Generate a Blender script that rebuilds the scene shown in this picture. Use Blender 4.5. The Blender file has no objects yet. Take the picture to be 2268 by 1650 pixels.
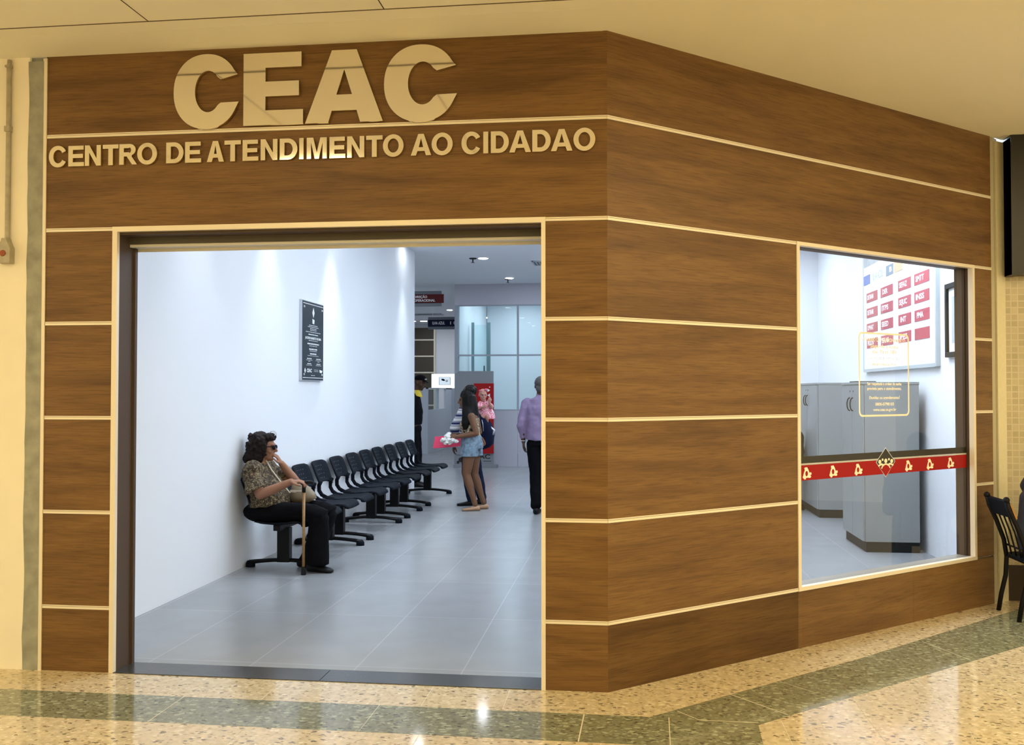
import bpy, bmesh, math, random
from mathutils import Vector, Matrix, noise
random.seed(4)
S = bpy.context.scene
COL = S.collection
V = Vector
PI = math.pi

# ------------------------------------------------------------------ camera
cd = bpy.data.cameras.new('camera'); cam = bpy.data.objects.new('camera', cd); COL.objects.link(cam)
cd.sensor_width = 36; cd.lens = 36*2040.69/2268; cd.clip_start = .05; cd.clip_end = 200
YAW, PITCH = .1221, .0205
cam.location = (.0895, -4.7659, 1.5385)
cam.rotation_euler = (PI/2+PITCH, -.0002, YAW)
S.camera = cam
S.view_settings.view_transform = 'Standard'; S.view_settings.look = 'None'
S.view_settings.gamma = 1; S.view_settings.use_curve_mapping = False
S.view_settings.exposure = 0.0
# ------------------------------------------------------------------ world (dim warm concourse beyond the open ends)
w = bpy.data.worlds.new('world'); S.world = w; w.use_nodes = True
w.node_tree.nodes['Background'].inputs[0].default_value = (1, .82, .49, 1)
w.node_tree.nodes['Background'].inputs[1].default_value = 1.7
WARM = (1, .84, .48); COOL = (.76, .88, 1.0)
E_MALL = 21.0; E_PANEL = 9.4; E_DOWN = 55.0; SPOT_W = 170.0

# ------------------------------------------------------------------ materials
def nodes(m): return m.node_tree.nodes, m.node_tree.links
def srgb(r, g, b):
    f = lambda c: (c/255/12.92) if c/255 <= .04045 else ((c/255+.055)/1.055)**2.4
    return (f(r), f(g), f(b), 1)
def mat(name, c, rough=.5, metal=0, spec=.5, emit=None, es=0, noise_amt=0, nscale=30, bump=0):
    m = bpy.data.materials.new(name); m.use_nodes = True; n, l = nodes(m); p = n['Principled BSDF']
    c = tuple(c)+((1,) if len(c) == 3 else ())
    p.inputs['Base Color'].default_value = c; p.inputs['Roughness'].default_value = rough
    p.inputs['Metallic'].default_value = metal; p.inputs['Specular IOR Level'].default_value = spec
    if emit: p.inputs['Emission Color'].default_value = tuple(emit)+(1,); p.inputs['Emission Strength'].default_value = es
    if noise_amt or bump:
        tc = n.new('ShaderNodeTexCoord'); nz = n.new('ShaderNodeTexNoise'); nz.inputs['Scale'].default_value = nscale
        nz.inputs['Detail'].default_value = 4; l.new(tc.outputs['Object'], nz.inputs['Vector'])
        if noise_amt:
            mx = n.new('ShaderNodeMix'); mx.data_type = 'RGBA'; mx.blend_type = 'MULTIPLY'
            mx.inputs[0].default_value = 1; mx.inputs[6].default_value = c
            cr = n.new('ShaderNodeValToRGB'); cr.color_ramp.elements[0].position = .3; cr.color_ramp.elements[1].position = .7
            a = 1-noise_amt; cr.color_ramp.elements[0].color = (a, a, a, 1)
            l.new(nz.outputs['Fac'], cr.inputs[0]); l.new(cr.outputs[0], mx.inputs[7]); l.new(mx.outputs[2], p.inputs['Base Color'])
        if bump:
            b = n.new('ShaderNodeBump'); b.inputs['Strength'].default_value = bump; b.inputs['Distance'].default_value = .01
            l.new(nz.outputs['Fac'], b.inputs['Height']); l.new(b.outputs[0], p.inputs['Normal'])
    return m
def ramp(n, stops, interp='LINEAR'):
    r = n.new('ShaderNodeValToRGB'); e = r.color_ramp.elements; r.color_ramp.interpolation = interp
    while len(e) > 1: e.remove(e[-1])
    e[0].position = stops[0][0]; e[0].color = stops[0][1]
    for p, c in stops[1:]:
        x = e.new(p); x.color = c
    return r
def wood_mat(name, dark, mid, light, seed=0.):
    m = bpy.data.materials.new(name); m.use_nodes = True; n, l = nodes(m); p = n['Principled BSDF']
    tc = n.new('ShaderNodeTexCoord'); mp = n.new('ShaderNodeMapping'); mp.inputs['Scale'].default_value = (.9, 3, 9); mp.inputs['Location'].default_value = (seed, seed, seed)
    l.new(tc.outputs['Object'], mp.inputs[0])
    a = n.new('ShaderNodeTexNoise'); a.inputs['Scale'].default_value = 1.15; a.inputs['Detail'].default_value = 7; a.inputs['Roughness'].default_value = .62; a.inputs['Distortion'].default_value = .35
    l.new(mp.outputs[0], a.inputs['Vector'])
    mp2 = n.new('ShaderNodeMapping'); mp2.inputs['Scale'].default_value = (4, 4, 110); l.new(tc.outputs['Object'], mp2.inputs[0])
    b = n.new('ShaderNodeTexNoise'); b.inputs['Scale'].default_value = 1.4; b.inputs['Detail'].default_value = 5; b.inputs['Roughness'].default_value = .6; b.inputs['Distortion'].default_value = .3
    l.new(mp2.outputs[0], b.inputs['Vector'])
    r = ramp(n, [(.28, dark), (.46, mid), (.60, light), (.76, mid)]); l.new(a.outputs['Fac'], r.inputs[0])
    mx = n.new('ShaderNodeMix'); mx.data_type = 'RGBA'; mx.blend_type = 'MULTIPLY'; mx.inputs[0].default_value = .95
    r2 = ramp(n, [(.3, (.62, .58, .54, 1)), (.5, (1, 1, 1, 1)), (.75, (1.12, 1.12, 1.1, 1))]); l.new(b.outputs['Fac'], r2.inputs[0])
    l.new(r.outputs[0], mx.inputs[6]); l.new(r2.outputs[0], mx.inputs[7]); l.new(mx.outputs[2], p.inputs['Base Color'])
    p.inputs['Roughness'].default_value = .42; p.inputs['Specular IOR Level'].default_value = .3
    bp = n.new('ShaderNodeBump'); bp.inputs['Strength'].default_value = .08; bp.inputs['Distance'].default_value = .004
    l.new(b.outputs['Fac'], bp.inputs['Height']); l.new(bp.outputs[0], p.inputs['Normal'])
    return m
def terrazzo(name, base, chips, scale, thr, rough=.09):
    """chips: list of (voronoi scale, density threshold, colour)"""
    m = bpy.data.materials.new(name); m.use_nodes = True; n, l = nodes(m); p = n['Principled BSDF']
    tc = n.new('ShaderNodeTexCoord')
    nz = n.new('ShaderNodeTexNoise'); nz.inputs['Scale'].default_value = 26; nz.inputs['Detail'].default_value = 5; l.new(tc.outputs['Object'], nz.inputs['Vector'])
    r = ramp(n, [(.3, tuple(x*.78 for x in base[:3])+(1,)), (.7, tuple(min(1, x*1.12) for x in base[:3])+(1,))]); l.new(nz.outputs['Fac'], r.inputs[0])
    cur = r.outputs[0]
    # warp the cells a little so that chips are shards, not discs
    wz = n.new('ShaderNodeTexNoise'); wz.inputs['Scale'].default_value = 45; l.new(tc.outputs['Object'], wz.inputs['Vector'])
    va = n.new('ShaderNodeVectorMath'); va.operation = 'MULTIPLY_ADD'; va.inputs[1].default_value = (.03, .03, .0); l.new(wz.outputs['Color'], va.inputs[0]); l.new(tc.outputs['Object'], va.inputs[2])
    for i, (sc, dens, rad, col) in enumerate(chips):
        mp = n.new('ShaderNodeMapping'); mp.inputs['Location'].default_value = (i*3.7, i*1.9, 0); mp.inputs['Rotation'].default_value = (0, 0, i*.8)
        mp.inputs['Scale'].default_value = (sc, sc*1.7, 1); l.new(va.outputs[0], mp.inputs[0])
        vo = n.new('ShaderNodeTexVoronoi'); vo.voronoi_dimensions = '2D'; vo.inputs['Scale'].default_value = 1; l.new(mp.outputs[0], vo.inputs['Vector'])
        a = n.new('ShaderNodeMath'); a.operation = 'LESS_THAN'; a.inputs[1].default_value = rad; l.new(vo.outputs['Distance'], a.inputs[0])
        sp = n.new('ShaderNodeSeparateColor'); l.new(vo.outputs['Color'], sp.inputs[0])
        d = n.new('ShaderNodeMath'); d.operation = 'LESS_THAN'; d.inputs[1].default_value = dens; l.new(sp.outputs[0], d.inputs[0])
        f = n.new('ShaderNodeMath'); f.operation = 'MULTIPLY'; l.new(a.outputs[0], f.inputs[0]); l.new(d.outputs[0], f.inputs[1])
        g = n.new('ShaderNodeMath'); g.operation = 'MULTIPLY'; g.inputs[1].default_value = .85; l.new(f.outputs[0], g.inputs[0])
        mx = n.new('ShaderNodeMix'); mx.data_type = 'RGBA'; l.new(g.outputs[0], mx.inputs[0]); l.new(cur, mx.inputs[6]); mx.inputs[7].default_value = col
        cur = mx.outputs[2]
    l.new(cur, p.inputs['Base Color']); p.inputs['Roughness'].default_value = rough; p.inputs['Specular IOR Level'].default_value = .62
    return m
def glass_mat(name, tint=(1, 1, 1), refl=1.45, base=.0):
    m = bpy.data.materials.new(name); m.use_nodes = True; n, l = nodes(m)
    n.remove(n['Principled BSDF']); out = n['Material Output']
    t = n.new('ShaderNodeBsdfTransparent'); t.inputs[0].default_value = tuple(tint)+(1,)
    g = n.new('ShaderNodeBsdfGlossy'); g.inputs['Roughness'].default_value = .01
    fr = n.new('ShaderNodeFresnel'); fr.inputs[0].default_value = refl
    mx = n.new('ShaderNodeMixShader'); ge = n.new('ShaderNodeNewGeometry'); iv = n.new('ShaderNodeMath'); iv.operation = 'SUBTRACT'; iv.inputs[0].default_value = 1; l.new(ge.outputs['Backfacing'], iv.inputs[1])
    ml = n.new('ShaderNodeMath'); ml.operation = 'MULTIPLY'; l.new(fr.outputs[0], ml.inputs[0]); l.new(iv.outputs[0], ml.inputs[1])
    l.new(ml.outputs[0], mx.inputs[0]); l.new(t.outputs[0], mx.inputs[1]); l.new(g.outputs[0], mx.inputs[2]); l.new(mx.outputs[0], out.inputs[0])
    return m
def pattern_mat(name, base, spots, scale=40, rough=.8, stretch=(1, 1, 1)):
    """printed cloth: spots = [(noise threshold, colour)] by rising threshold"""
    m = bpy.data.materials.new(name); m.use_nodes = True; n, l = nodes(m); p = n['Principled BSDF']
    tc = n.new('ShaderNodeTexCoord'); mp = n.new('ShaderNodeMapping'); mp.inputs['Scale'].default_value = stretch; l.new(tc.outputs['Object'], mp.inputs[0])
    nz = n.new('ShaderNodeTexNoise'); nz.inputs['Scale'].default_value = scale; nz.inputs['Detail'].default_value = 2.5; nz.inputs['Distortion'].default_value = 1.2
    l.new(mp.outputs[0], nz.inputs['Vector'])
    r = ramp(n, [(0, base)]+spots, 'CONSTANT'); l.new(nz.outputs['Fac'], r.inputs[0]); l.new(r.outputs[0], p.inputs['Base Color']); p.inputs['Roughness'].default_value = rough
    return m
def stripe_mat(name, stops, period, rough=.8):
    m = bpy.data.materials.new(name); m.use_nodes = True; n, l = nodes(m); p = n['Principled BSDF']
    tc = n.new('ShaderNodeTexCoord'); sp = n.new('ShaderNodeSeparateXYZ'); l.new(tc.outputs['Object'], sp.inputs[0])
    a = n.new('ShaderNodeMath'); a.operation = 'DIVIDE'; a.inputs[1].default_value = period; l.new(sp.outputs[2], a.inputs[0])
    b = n.new('ShaderNodeMath'); b.operation = 'FRACT'; l.new(a.outputs[0], b.inputs[0])
    r = ramp(n, stops, 'CONSTANT'); l.new(b.outputs[0], r.inputs[0]); l.new(r.outputs[0], p.inputs['Base Color']); p.inputs['Roughness'].default_value = rough
    return m
def brick_mat(name, c1, c2, mortar, w, h, msize, rough=.3, offset=0., map_rot=(0, 0, 0), loc=(0, 0, 0), spec=.5, bump=0):
    m = bpy.data.materials.new(name); m.use_nodes = True; n, l = nodes(m); p = n['Principled BSDF']
    tc = n.new('ShaderNodeTexCoord'); mp = n.new('ShaderNodeMapping'); mp.inputs['Rotation'].default_value = map_rot; mp.inputs['Location'].default_value = loc; l.new(tc.outputs['Object'], mp.inputs[0])
    b = n.new('ShaderNodeTexBrick'); b.offset = offset; b.squash = 1; b.inputs['Scale'].default_value = 1
    b.inputs['Brick Width'].default_value = w; b.inputs['Row Height'].default_value = h; b.inputs['Mortar Size'].default_value = msize; b.inputs['Mortar Smooth'].default_value = 0
    b.inputs['Bias'].default_value = 0
    b.inputs['Color1'].default_value = c1; b.inputs['Color2'].default_value = c2; b.inputs['Mortar'].default_value = mortar
    l.new(mp.outputs[0], b.inputs['Vector'])
    nz = n.new('ShaderNodeTexNoise'); nz.inputs['Scale'].default_value = 3; nz.inputs['Detail'].default_value = 6; l.new(tc.outputs['Object'], nz.inputs['Vector'])
    r = ramp(n, [(.3, (.9, .9, .9, 1)), (.7, (1, 1, 1, 1))]); l.new(nz.outputs['Fac'], r.inputs[0])
    mx = n.new('ShaderNodeMix'); mx.data_type = 'RGBA'; mx.blend_type = 'MULTIPLY'; mx.inputs[0].default_value = 1
    l.new(b.outputs['Color'], mx.inputs[6]); l.new(r.outputs[0], mx.inputs[7]); l.new(mx.outputs[2], p.inputs['Base Color'])
    p.inputs['Roughness'].default_value = rough; p.inputs['Specular IOR Level'].default_value = spec
    return m

WOOD = wood_mat('walnut_laminate', (.100, .049, .017, 1), (.152, .078, .025, 1), (.192, .103, .034, 1))
WOODB = wood_mat('walnut_laminate_side', (.100, .049, .017, 1), (.152, .078, .025, 1), (.192, .103, .034, 1), 3.3)
ALU = mat('champagne_aluminium', (.80, .72, .58), .38, .15)
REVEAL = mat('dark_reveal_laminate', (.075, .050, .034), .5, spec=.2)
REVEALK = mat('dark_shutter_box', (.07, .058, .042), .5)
CREAM = mat('cream_plaster', (.86, .80, .66), .8, noise_amt=.05, nscale=5, bump=.05)
CEILW = mat('ceiling_paint', (.82, .79, .66), .85, noise_amt=.03, nscale=2)
GROOVE = mat('dark_joint', (.10, .07, .04), .9)
CONC = mat('raw_concrete_strip', (.36, .36, .30), .9, noise_amt=.35, nscale=12, bump=.2)
WHITEW = mat('white_wall_paint', (.74, .76, .80), .75)
WHITEC = mat('white_ceiling_paint', (.80, .83, .88), .85)
PALE = mat('pale_lintel', (.62, .60, .54), .6)
GRANITE = mat('dark_granite', (.085, .087, .090), .2, noise_amt=.85, nscale=110)
BLACKP = mat('black_plastic', (.005, .007, .012), .65, spec=.08)
BLACKM = mat('black_metal', (.004, .004, .005), .45, spec=.18)
DOT = mat('perforation_grey', (.20, .22, .27), .5)
GREYP = mat('grey_partition', (.46, .46, .53), .5)
GREYL = mat('light_grey_partition', (.55, .59, .66), .45)
GREYD = mat('slate_totem', (.21, .225, .25), .5)
STEEL = mat('brushed_steel_letter', (.95, .90, .80), .065, 1.0)
RED = mat('signal_red', (.33, .007, .008), .5, spec=.2)
DRED = mat('dark_red_sign', (.095, .008, .010), .5, spec=.2)
NAVY = mat('navy_sign', (.004, .006, .03), .5, spec=.15)
WHITE = mat('white_vinyl', (.85, .85, .85), .5)
CREAMV = mat('cream_vinyl', (.95, .88, .72), .5)
BLACKV = mat('black_vinyl', (.012, .011, .008), .4)
PLQ = mat('black_plaque', (.012, .018, .026), .25)
SILVER = mat('silver_edge', (.62, .65, .70), .35, .6)
CAB = mat('grey_cabinet', (.235, .25, .255), .45, noise_amt=.04, nscale=60)
CABK = mat('cabinet_plinth', (.012, .014, .014), .6, spec=.15)
MOSAIC = brick_mat('cream_mosaic', (.45, .39, .25, 1), (.56, .49, .33, 1), (.60, .54, .40, 1), .048, .048, .004, .35, 0, (PI/2, 0, 0))
GLASS = glass_mat('clear_glass')
GLASSP = glass_mat('partition_glass', (.90, .97, .97), 1.3)
OUTLIT = mat('warm_diffuser', (.9, .9, .9), .5, emit=WARM, es=E_MALL)
INLIT = mat('added_cool_diffuser', (.9, .9, .9), .5, emit=COOL, es=E_PANEL)
DOWNLIT = mat('downlight_lens', (.9, .9, .9), .5, emit=(.9, .95, 1), es=E_DOWN)
TCREAM = terrazzo('cream_terrazzo', (.62, .51, .33), [(40, .35, .30, (.47, .37, .21, 1)), (26, .22, .27, (.80, .71, .52, 1)), (34, .17, .30, (.20, .145, .075, 1)), (20, .13, .25, (.10, .08, .05, 1))], 1, 1)
TGREEN = terrazzo('green_terrazzo', (.205, .205, .125), [(34, .35, .32, (.31, .32, .22, 1)), (20, .32, .32, (.38, .40, .27, 1)), (38, .30, .33, (.10, .10, .055, 1)), (26, .14, .28, (.07, .065, .035, 1))], 1, 1)
GROUT = mat('pale_grout', (.62, .56, .42), .4)
TILE = brick_mat('grey_porcelain_tile', (.275, .285, .30, 1), (.29, .30, .315, 1), (.37, .38, .40, 1), 1.15, .60, .003, .24, 0, (0, 0, PI/2), (-.87+1.15, .80, 0), .5)
SKIN = mat('skin_light', (.30, .145, .088), .55, spec=.25, noise_amt=.12, nscale=25)
SKIN2 = mat('skin_tan', (.16, .078, .042), .5, spec=.25, noise_amt=.1, nscale=20)
SKIN3 = mat('skin_dark', (.07, .034, .020), .5, spec=.25)
SKINP = mat('skin_pale_pink', (.42, .20, .16), .55)
HAIRB = mat('hair_dark_brown', (.012, .006, .0045), .6, spec=.15, noise_amt=.5, nscale=60)
HAIRK = mat('hair_black', (.004, .003, .003), .5, spec=.15, noise_amt=.5, nscale=60)
HAIRG = mat('hair_grey', (.075, .07, .068), .65, noise_amt=.5, nscale=60)
BLACKC = mat('black_cloth', (.0035, .0035, .005), .9, spec=.08)
NAVYC = mat('navy_cloth', (.006, .009, .03), .85, spec=.1)
LILAC = mat('lilac_shirt_cloth', (.21, .155, .27), .75, noise_amt=.12, nscale=8)
DENIM = mat('light_denim', (.22, .32, .42), .8, noise_amt=.6, nscale=22)
JEANS = mat('dark_jeans', (.010, .018, .045), .85, spec=.1, noise_amt=.3, nscale=30)
LEOP = pattern_mat('leopard_print_cloth', (.020, .013, .006, 1), [(.47, (.075, .048, .020, 1)), (.57, (.32, .25, .14, 1)), (.61, (.035, .022, .01, 1)), (.69, (.4, .33, .2, 1))], 46)
ZEB = pattern_mat('animal_print_cloth', (.02, .015, .01, 1), [(.47, (.30, .22, .12, 1)), (.54, (.55, .45, .30, 1)), (.62, (.03, .02, .012, 1))], 26, stretch=(1, 1, 2))
FLORAL = pattern_mat('pink_floral_cloth', (.75, .62, .62, 1), [(.45, (.62, .03, .13, 1)), (.56, (.8, .55, .6, 1)), (.64, (.5, .02, .1, 1))], 40)
DOTTY = pattern_mat('white_speckled_cloth', (.8, .8, .78, 1), [(.60, (.15, .14, .14, 1)), (.66, (.8, .8, .78, 1))], 40)
STRIPE = stripe_mat('blue_striped_cloth', [(0, (.62, .62, .62, 1)), (.22, (.012, .02, .10, 1)), (.30, (.62, .62, .62, 1)), (.42, (.012, .02, .10, 1)), (.72, (.55, .55, .58, 1)), (.80, (.012, .02, .1, 1)), (.86, (.6, .6, .6, 1))], .105)
PINKF = mat('pink_card_folder', (.66, .03, .10), .5)
LEATH = mat('tan_leather', (.20, .075, .025), .5)
BEIGE = mat('beige_leatherette', (.20, .155, .095), .5)
CANEW = mat('honey_cane_wood', (.36, .20, .065), .4, noise_amt=.3, nscale=30)
SHOEB = mat('bronze_shoe', (.33, .19, .10), .4)
YELLOW = mat('yellow_collar', (.65, .48, .03), .7)
EYEM = mat('eye_dark', (.03, .02, .015), .2)
LIPM = mat('lip_red', (.3, .06, .05), .5)
STRAPC = mat('cream_strap', (.6, .52, .4), .6)
DARKB = mat('dark_fascia', (.012, .010, .007), .35)
DARKP = mat('dark_plinth', (.035, .022, .014), .5)
ORANGE = mat('orange_wood', (.42, .20, .04), .4)
RUST = mat('rust_disc', (.28, .07, .03), .7)
CONDM = mat('grey_conduit_metal', (.42, .38, .28), .5, .2, noise_amt=.2, nscale=30)

# ------------------------------------------------------------------ mesh helpers
class MB:
    def __init__(s): s.v = []; s.f = []; s.m = []; s.mi = 0; s.M = None
    def add(s, vs, fs, sm=False):
        b = len(s.v)
        for p in vs:
            p = V(p); s.v.append(tuple(s.M @ p) if s.M else tuple(p))
        for f in fs: s.f.append([b+i for i in f]); s.m.append(s.mi)
    def box(s, x0, x1, y0, y1, z0, z1, mi=None):
        if mi is not None: s.mi = mi
        vs = [(x, y, z) for x in (x0, x1) for y in (y0, y1) for z in (z0, z1)]
        s.add(vs, [(0, 1, 3, 2), (4, 6, 7, 5), (0, 4, 5, 1), (2, 3, 7, 6), (0, 2, 6, 4), (1, 5, 7, 3)]); return s
    def obox(s, c, ax, ay, az, mi=None):
        if mi is not None: s.mi = mi
        c, ax, ay, az = V(c), V(ax), V(ay), V(az)
        vs = [c+ax*i+ay*j+az*k for i in (-1, 1) for j in (-1, 1) for k in (-1, 1)]
        s.add(vs, [(0, 1, 3, 2), (4, 6, 7, 5), (0, 4, 5, 1), (2, 3, 7, 6), (0, 2, 6, 4), (1, 5, 7, 3)]); return s
    def loft(s, secs, n=16, close=True, power=2.0):
        """secs: (centre, vector a, vector b)"""
        vs = []
        for c, a, b in secs:
            c, a, b = V(c), V(a), V(b)
            for i in range(n):
                t = 2*PI*i/n; ct, st = math.cos(t), math.sin(t)
                ct = math.copysign(abs(ct)**(2/power), ct); st = math.copysign(abs(st)**(2/power), st)
                vs.append(c+a*ct+b*st)
        fs = []
        for k in range(len(secs)-1):
            for i in range(n): fs.append((k*n+i, k*n+(i+1) % n, (k+1)*n+(i+1) % n, (k+1)*n+i))
        if close:
            fs.append(tuple(range(n-1, -1, -1))); fs.append(tuple((len(secs)-1)*n+i for i in range(n)))
        s.add(vs, fs); return s
    def tube(s, pts, r, n=10, flat=None):
        pts = [V(p) for p in pts]
        rs = r if isinstance(r, (list, tuple)) else [r]*len(pts)
        secs = []; ref = None
        for i, p in enumerate(pts):
            d = (pts[min(i+1, len(pts)-1)]-pts[max(i-1, 0)]).normalized()
            if ref is None: ref = V((0, 0, 1)) if abs(d.z) < .9 else V((1, 0, 0))
            a = (ref-d*ref.dot(d)).normalized(); b = d.cross(a); ref = a
            fa, fb = flat if flat else (1, 1)
            secs.append((p, a*rs[i]*fa, b*rs[i]*fb))
        return s.loft(secs, n)
    def cap(s, p0, p1, r0, r1, n=14):
        p0, p1 = V(p0), V(p1); d = p1-p0; L = d.length
        d = d/L if L > 1e-6 else V((0, 0, 1))
        ref = V((0, 0, 1)) if abs(d.z) < .9 else V((1, 0, 0)); a = (ref-d*ref.dot(d)).normalized(); b = d.cross(a); secs = []
        for k in range(5, 0, -1):
            t = PI/2*k/5.3; secs.append((p0-d*r0*math.sin(t), a*r0*math.cos(t), b*r0*math.cos(t)))
        secs.append((p0, a*r0, b*r0)); secs.append((p1, a*r1, b*r1))
        for k in range(1, 6):
            t = PI/2*k/5.3; secs.append((p1+d*r1*math.sin(t), a*r1*math.cos(t), b*r1*math.cos(t)))
        return s.loft(secs, n)
    def chain(s, pts, rs):
        for i in range(len(pts)-1): s.cap(pts[i], pts[i+1], rs[i], rs[i+1])
        return s
    def ell(s, c, ax, ay, az, n=16, m=10):
        c, ax, ay, az = V(c), V(ax), V(ay), V(az); secs = []
        for k in range(m+1):
            t = PI*(k+.02)/(m+.04); secs.append((c-az*math.cos(t), ax*math.sin(t), ay*math.sin(t)))
        return s.loft(secs, n)
    def prism(s, pts, a0, a1, axis='y'):
        """closed 2-D outline extruded along an axis (outline in the two other axes)"""
        def P(u, v, a): return {'y': (u, a, v), 'x': (a, u, v), 'z': (u, v, a)}[axis]
        n = len(pts); vs = [P(u, v, a0) for u, v in pts]+[P(u, v, a1) for u, v in pts]
        s.add(vs, [tuple(range(n)), tuple(range(2*n-1, n-1, -1))]+[(i, i+n, (i+1) % n+n, (i+1) % n) for i in range(n)]); return s
    def build(s, name, mats, parent=None, smooth=False, off=None, bevel=0, fixn=True):
        me = bpy.data.meshes.new(name)
        vs = [tuple(V(p)-V(off)) for p in s.v] if off is not None else s.v
        me.from_pydata(vs, [], s.f)
        if not isinstance(mats, (list, tuple)): mats = [mats]
        for m in mats: me.materials.append(m)
        me.polygons.foreach_set('material_index', [min(i, len(mats)-1) for i in s.m])
        bm = bmesh.new(); bm.from_mesh(me)
        if fixn: bmesh.ops.recalc_face_normals(bm, faces=bm.faces)
        if bevel: bmesh.ops.bevel(bm, geom=[e for e in bm.edges if len(e.link_faces) == 2 and e.calc_face_angle(0) > .6], offset=bevel, segments=2, affect='EDGES', profile=.6)
        bm.to_mesh(me); bm.free()
        if smooth:
            me.polygons.foreach_set('use_smooth', [True]*len(me.polygons))
            if smooth != True: me.set_sharp_from_angle(angle=smooth)
        o = bpy.data.objects.new(name, me); COL.objects.link(o)
        if parent: o.parent = parent
        return o
def thing(name, label, cat, loc=(0, 0, 0), rz=0, group=None):
    o = bpy.data.objects.new(name, None); COL.objects.link(o); o.location = loc; o.rotation_euler = (0, 0, rz); o.empty_display_size = .1
    return tag(o, label, cat, group)
def tag(o, label, cat, group=None):
    o['label'] = label; o['category'] = cat
    if group: o['group'] = group
    return o
def struct(o): o['kind'] = 'structure'; return o
def remesh(mb, name, m, parent, off, voxel=.006, smooth=4, wrinkle=0, wscale=9, wstretch=(1, 1, 1)):
    me = bpy.data.meshes.new('tmp'); me.from_pydata([tuple(V(p)-V(off)) for p in mb.v], [], mb.f)
    bm = bmesh.new(); bm.from_mesh(me); bmesh.ops.recalc_face_normals(bm, faces=bm.faces); bm.to_mesh(me); bm.free()
    t = bpy.data.objects.new('tmp', me); COL.objects.link(t)
    r = t.modifiers.new('r', 'REMESH'); r.mode = 'VOXEL'; r.voxel_size = voxel
    if smooth: q = t.modifiers.new('s', 'SMOOTH'); q.factor = .5; q.iterations = smooth
    bpy.context.view_layer.update()
    dg = bpy.context.evaluated_depsgraph_get(); nm = bpy.data.meshes.new_from_object(t.evaluated_get(dg))
    bpy.data.objects.remove(t); bpy.data.meshes.remove(me)
    nm.name = name; nm.materials.clear(); nm.materials.append(m)
    if wrinkle:
        ns = [v.normal.copy() for v in nm.vertices]
        for v, nn in zip(nm.vertices, ns):
            p = V((v.co.x*wstretch[0], v.co.y*wstretch[1], v.co.z*wstretch[2]))*wscale
            v.co += nn*wrinkle*(noise.noise(p)+.5*noise.noise(p*2.3))
    nm.polygons.foreach_set('use_smooth', [True]*len(nm.polygons))
    o = bpy.data.objects.new(name, nm); COL.objects.link(o); o.parent = parent
    return o
def curve_mesh(name, loops, depth, m, parent, place):
    """filled 2-D loops (holes allowed) extruded; place maps local (x,y,z) by matrix"""
    cu = bpy.data.curves.new('tmp', 'CURVE'); cu.dimensions = '2D'; cu.fill_mode = 'BOTH'; cu.extrude = depth/2
    for lp in loops:
        sp = cu.splines.new('POLY'); sp.points.add(len(lp)-1)
        for i, (x, y) in enumerate(lp): sp.points[i].co = (x, y, 0, 1)
        sp.use_cyclic_u = True
    return _conv(cu, name, m, parent, place)
def _conv(cu, name, m, parent, place):
    t = bpy.data.objects.new('tmp', cu); COL.objects.link(t); bpy.context.view_layer.update()
    dg = bpy.context.evaluated_depsgraph_get(); me = bpy.data.meshes.new_from_object(t.evaluated_get(dg))
    bpy.data.objects.remove(t); me.transform(place); me.name = name
    me.materials.clear(); me.materials.append(m)
    o = bpy.data.objects.new(name, me); COL.objects.link(o); o.parent = parent
    return o
def text(name, s, size, m, parent, place, depth=.001, bold=0, align='CENTER', width=None, spacing=1):
    cu = bpy.data.curves.new('tmp', 'FONT'); cu.body = s; cu.size = size; cu.extrude = depth/2; cu.offset = bold; cu.align_x = align; cu.align_y = 'CENTER'
    cu.space_character = spacing; cu.resolution_u = 3
    if width:
        t = bpy.data.objects.new('tmp', cu); COL.objects.link(t); bpy.context.view_layer.update(); dx = t.dimensions.x; bpy.data.objects.remove(t)
        if dx > 0: place = place @ Matrix.Diagonal((width/dx, 1, 1, 1))
    return _conv(cu, name, m, parent, place)
def facing(origin, right, up):
    """matrix that sends the text plane (x,y) to (right, up) with its face towards right x up"""
    r, u = V(right).normalized(), V(up).normalized(); n = r.cross(u)
    M = Matrix((r, u, n)).transposed().to_4x4(); M.translation = V(origin); return M

# ------------------------------------------------------------------ key measures
BETA = .7038
TB = V((math.cos(BETA), math.sin(BETA), 0)); NB = V((-math.sin(BETA), math.cos(BETA), 0))
Z = [0, .351, .873, 1.3925, 1.9146, 2.4346, 2.9593, 3.406]
XA, XL, XR = -3.131, -2.715, -.321
U1, U2, UE = 1.476, 3.367, 3.606
WT, IC = .19, 3.755
HS = .010

# ================================================================== THE SETTING
# concourse floor with its inlaid green band
mb = MB()
mb.box(-9, 9, -11, .0, -.1, 0, 0)
mb.prism([(0, 0), (9, 0), (9, 2.45), (2.87, 2.45), (2.75, 2.333)], -.1, 0, 'z')
mb.mi = 1
mb.prism([(-9, -.318), (.203, -.332), (1.413, .763), (2.907, 2.228), (3.13, 2.449), (3.93, 2.449), (2.481, 1.178), (.696, -.378), (.681, -.685), (-9, -.68)], -.02, .0006, 'z')
mb.mi = 2
def gl(a, b, wd=.004):
    a, b = V((*a, .0007)), V((*b, .0007)); d = (b-a); L = d.length; d.normalize(); n = V((-d.y, d.x, 0))
    mb.obox((a+b)/2, d*L/2, n*wd/2, V((0, 0, .0003)))
for x in (-7.0, -5.78, -4.56, -3.34, -2.12): gl((x, -.325), (x, -.68))
for x in (-1.11,): gl((x, -.325), (x, -.68), .002)
gl((-.108, -.335), (-.118, -.68), .006); gl((.291, -.33), (.281, -.68)); gl((.334, -.235), (.432, -.346)); gl((.432, -.346), (.70, -.349))
gl((.611, .052), (.854, -.222)); gl((.889, .300), (1.042, .135), .002); gl((1.9, 1.21), (2.05, .82), .002)
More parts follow.
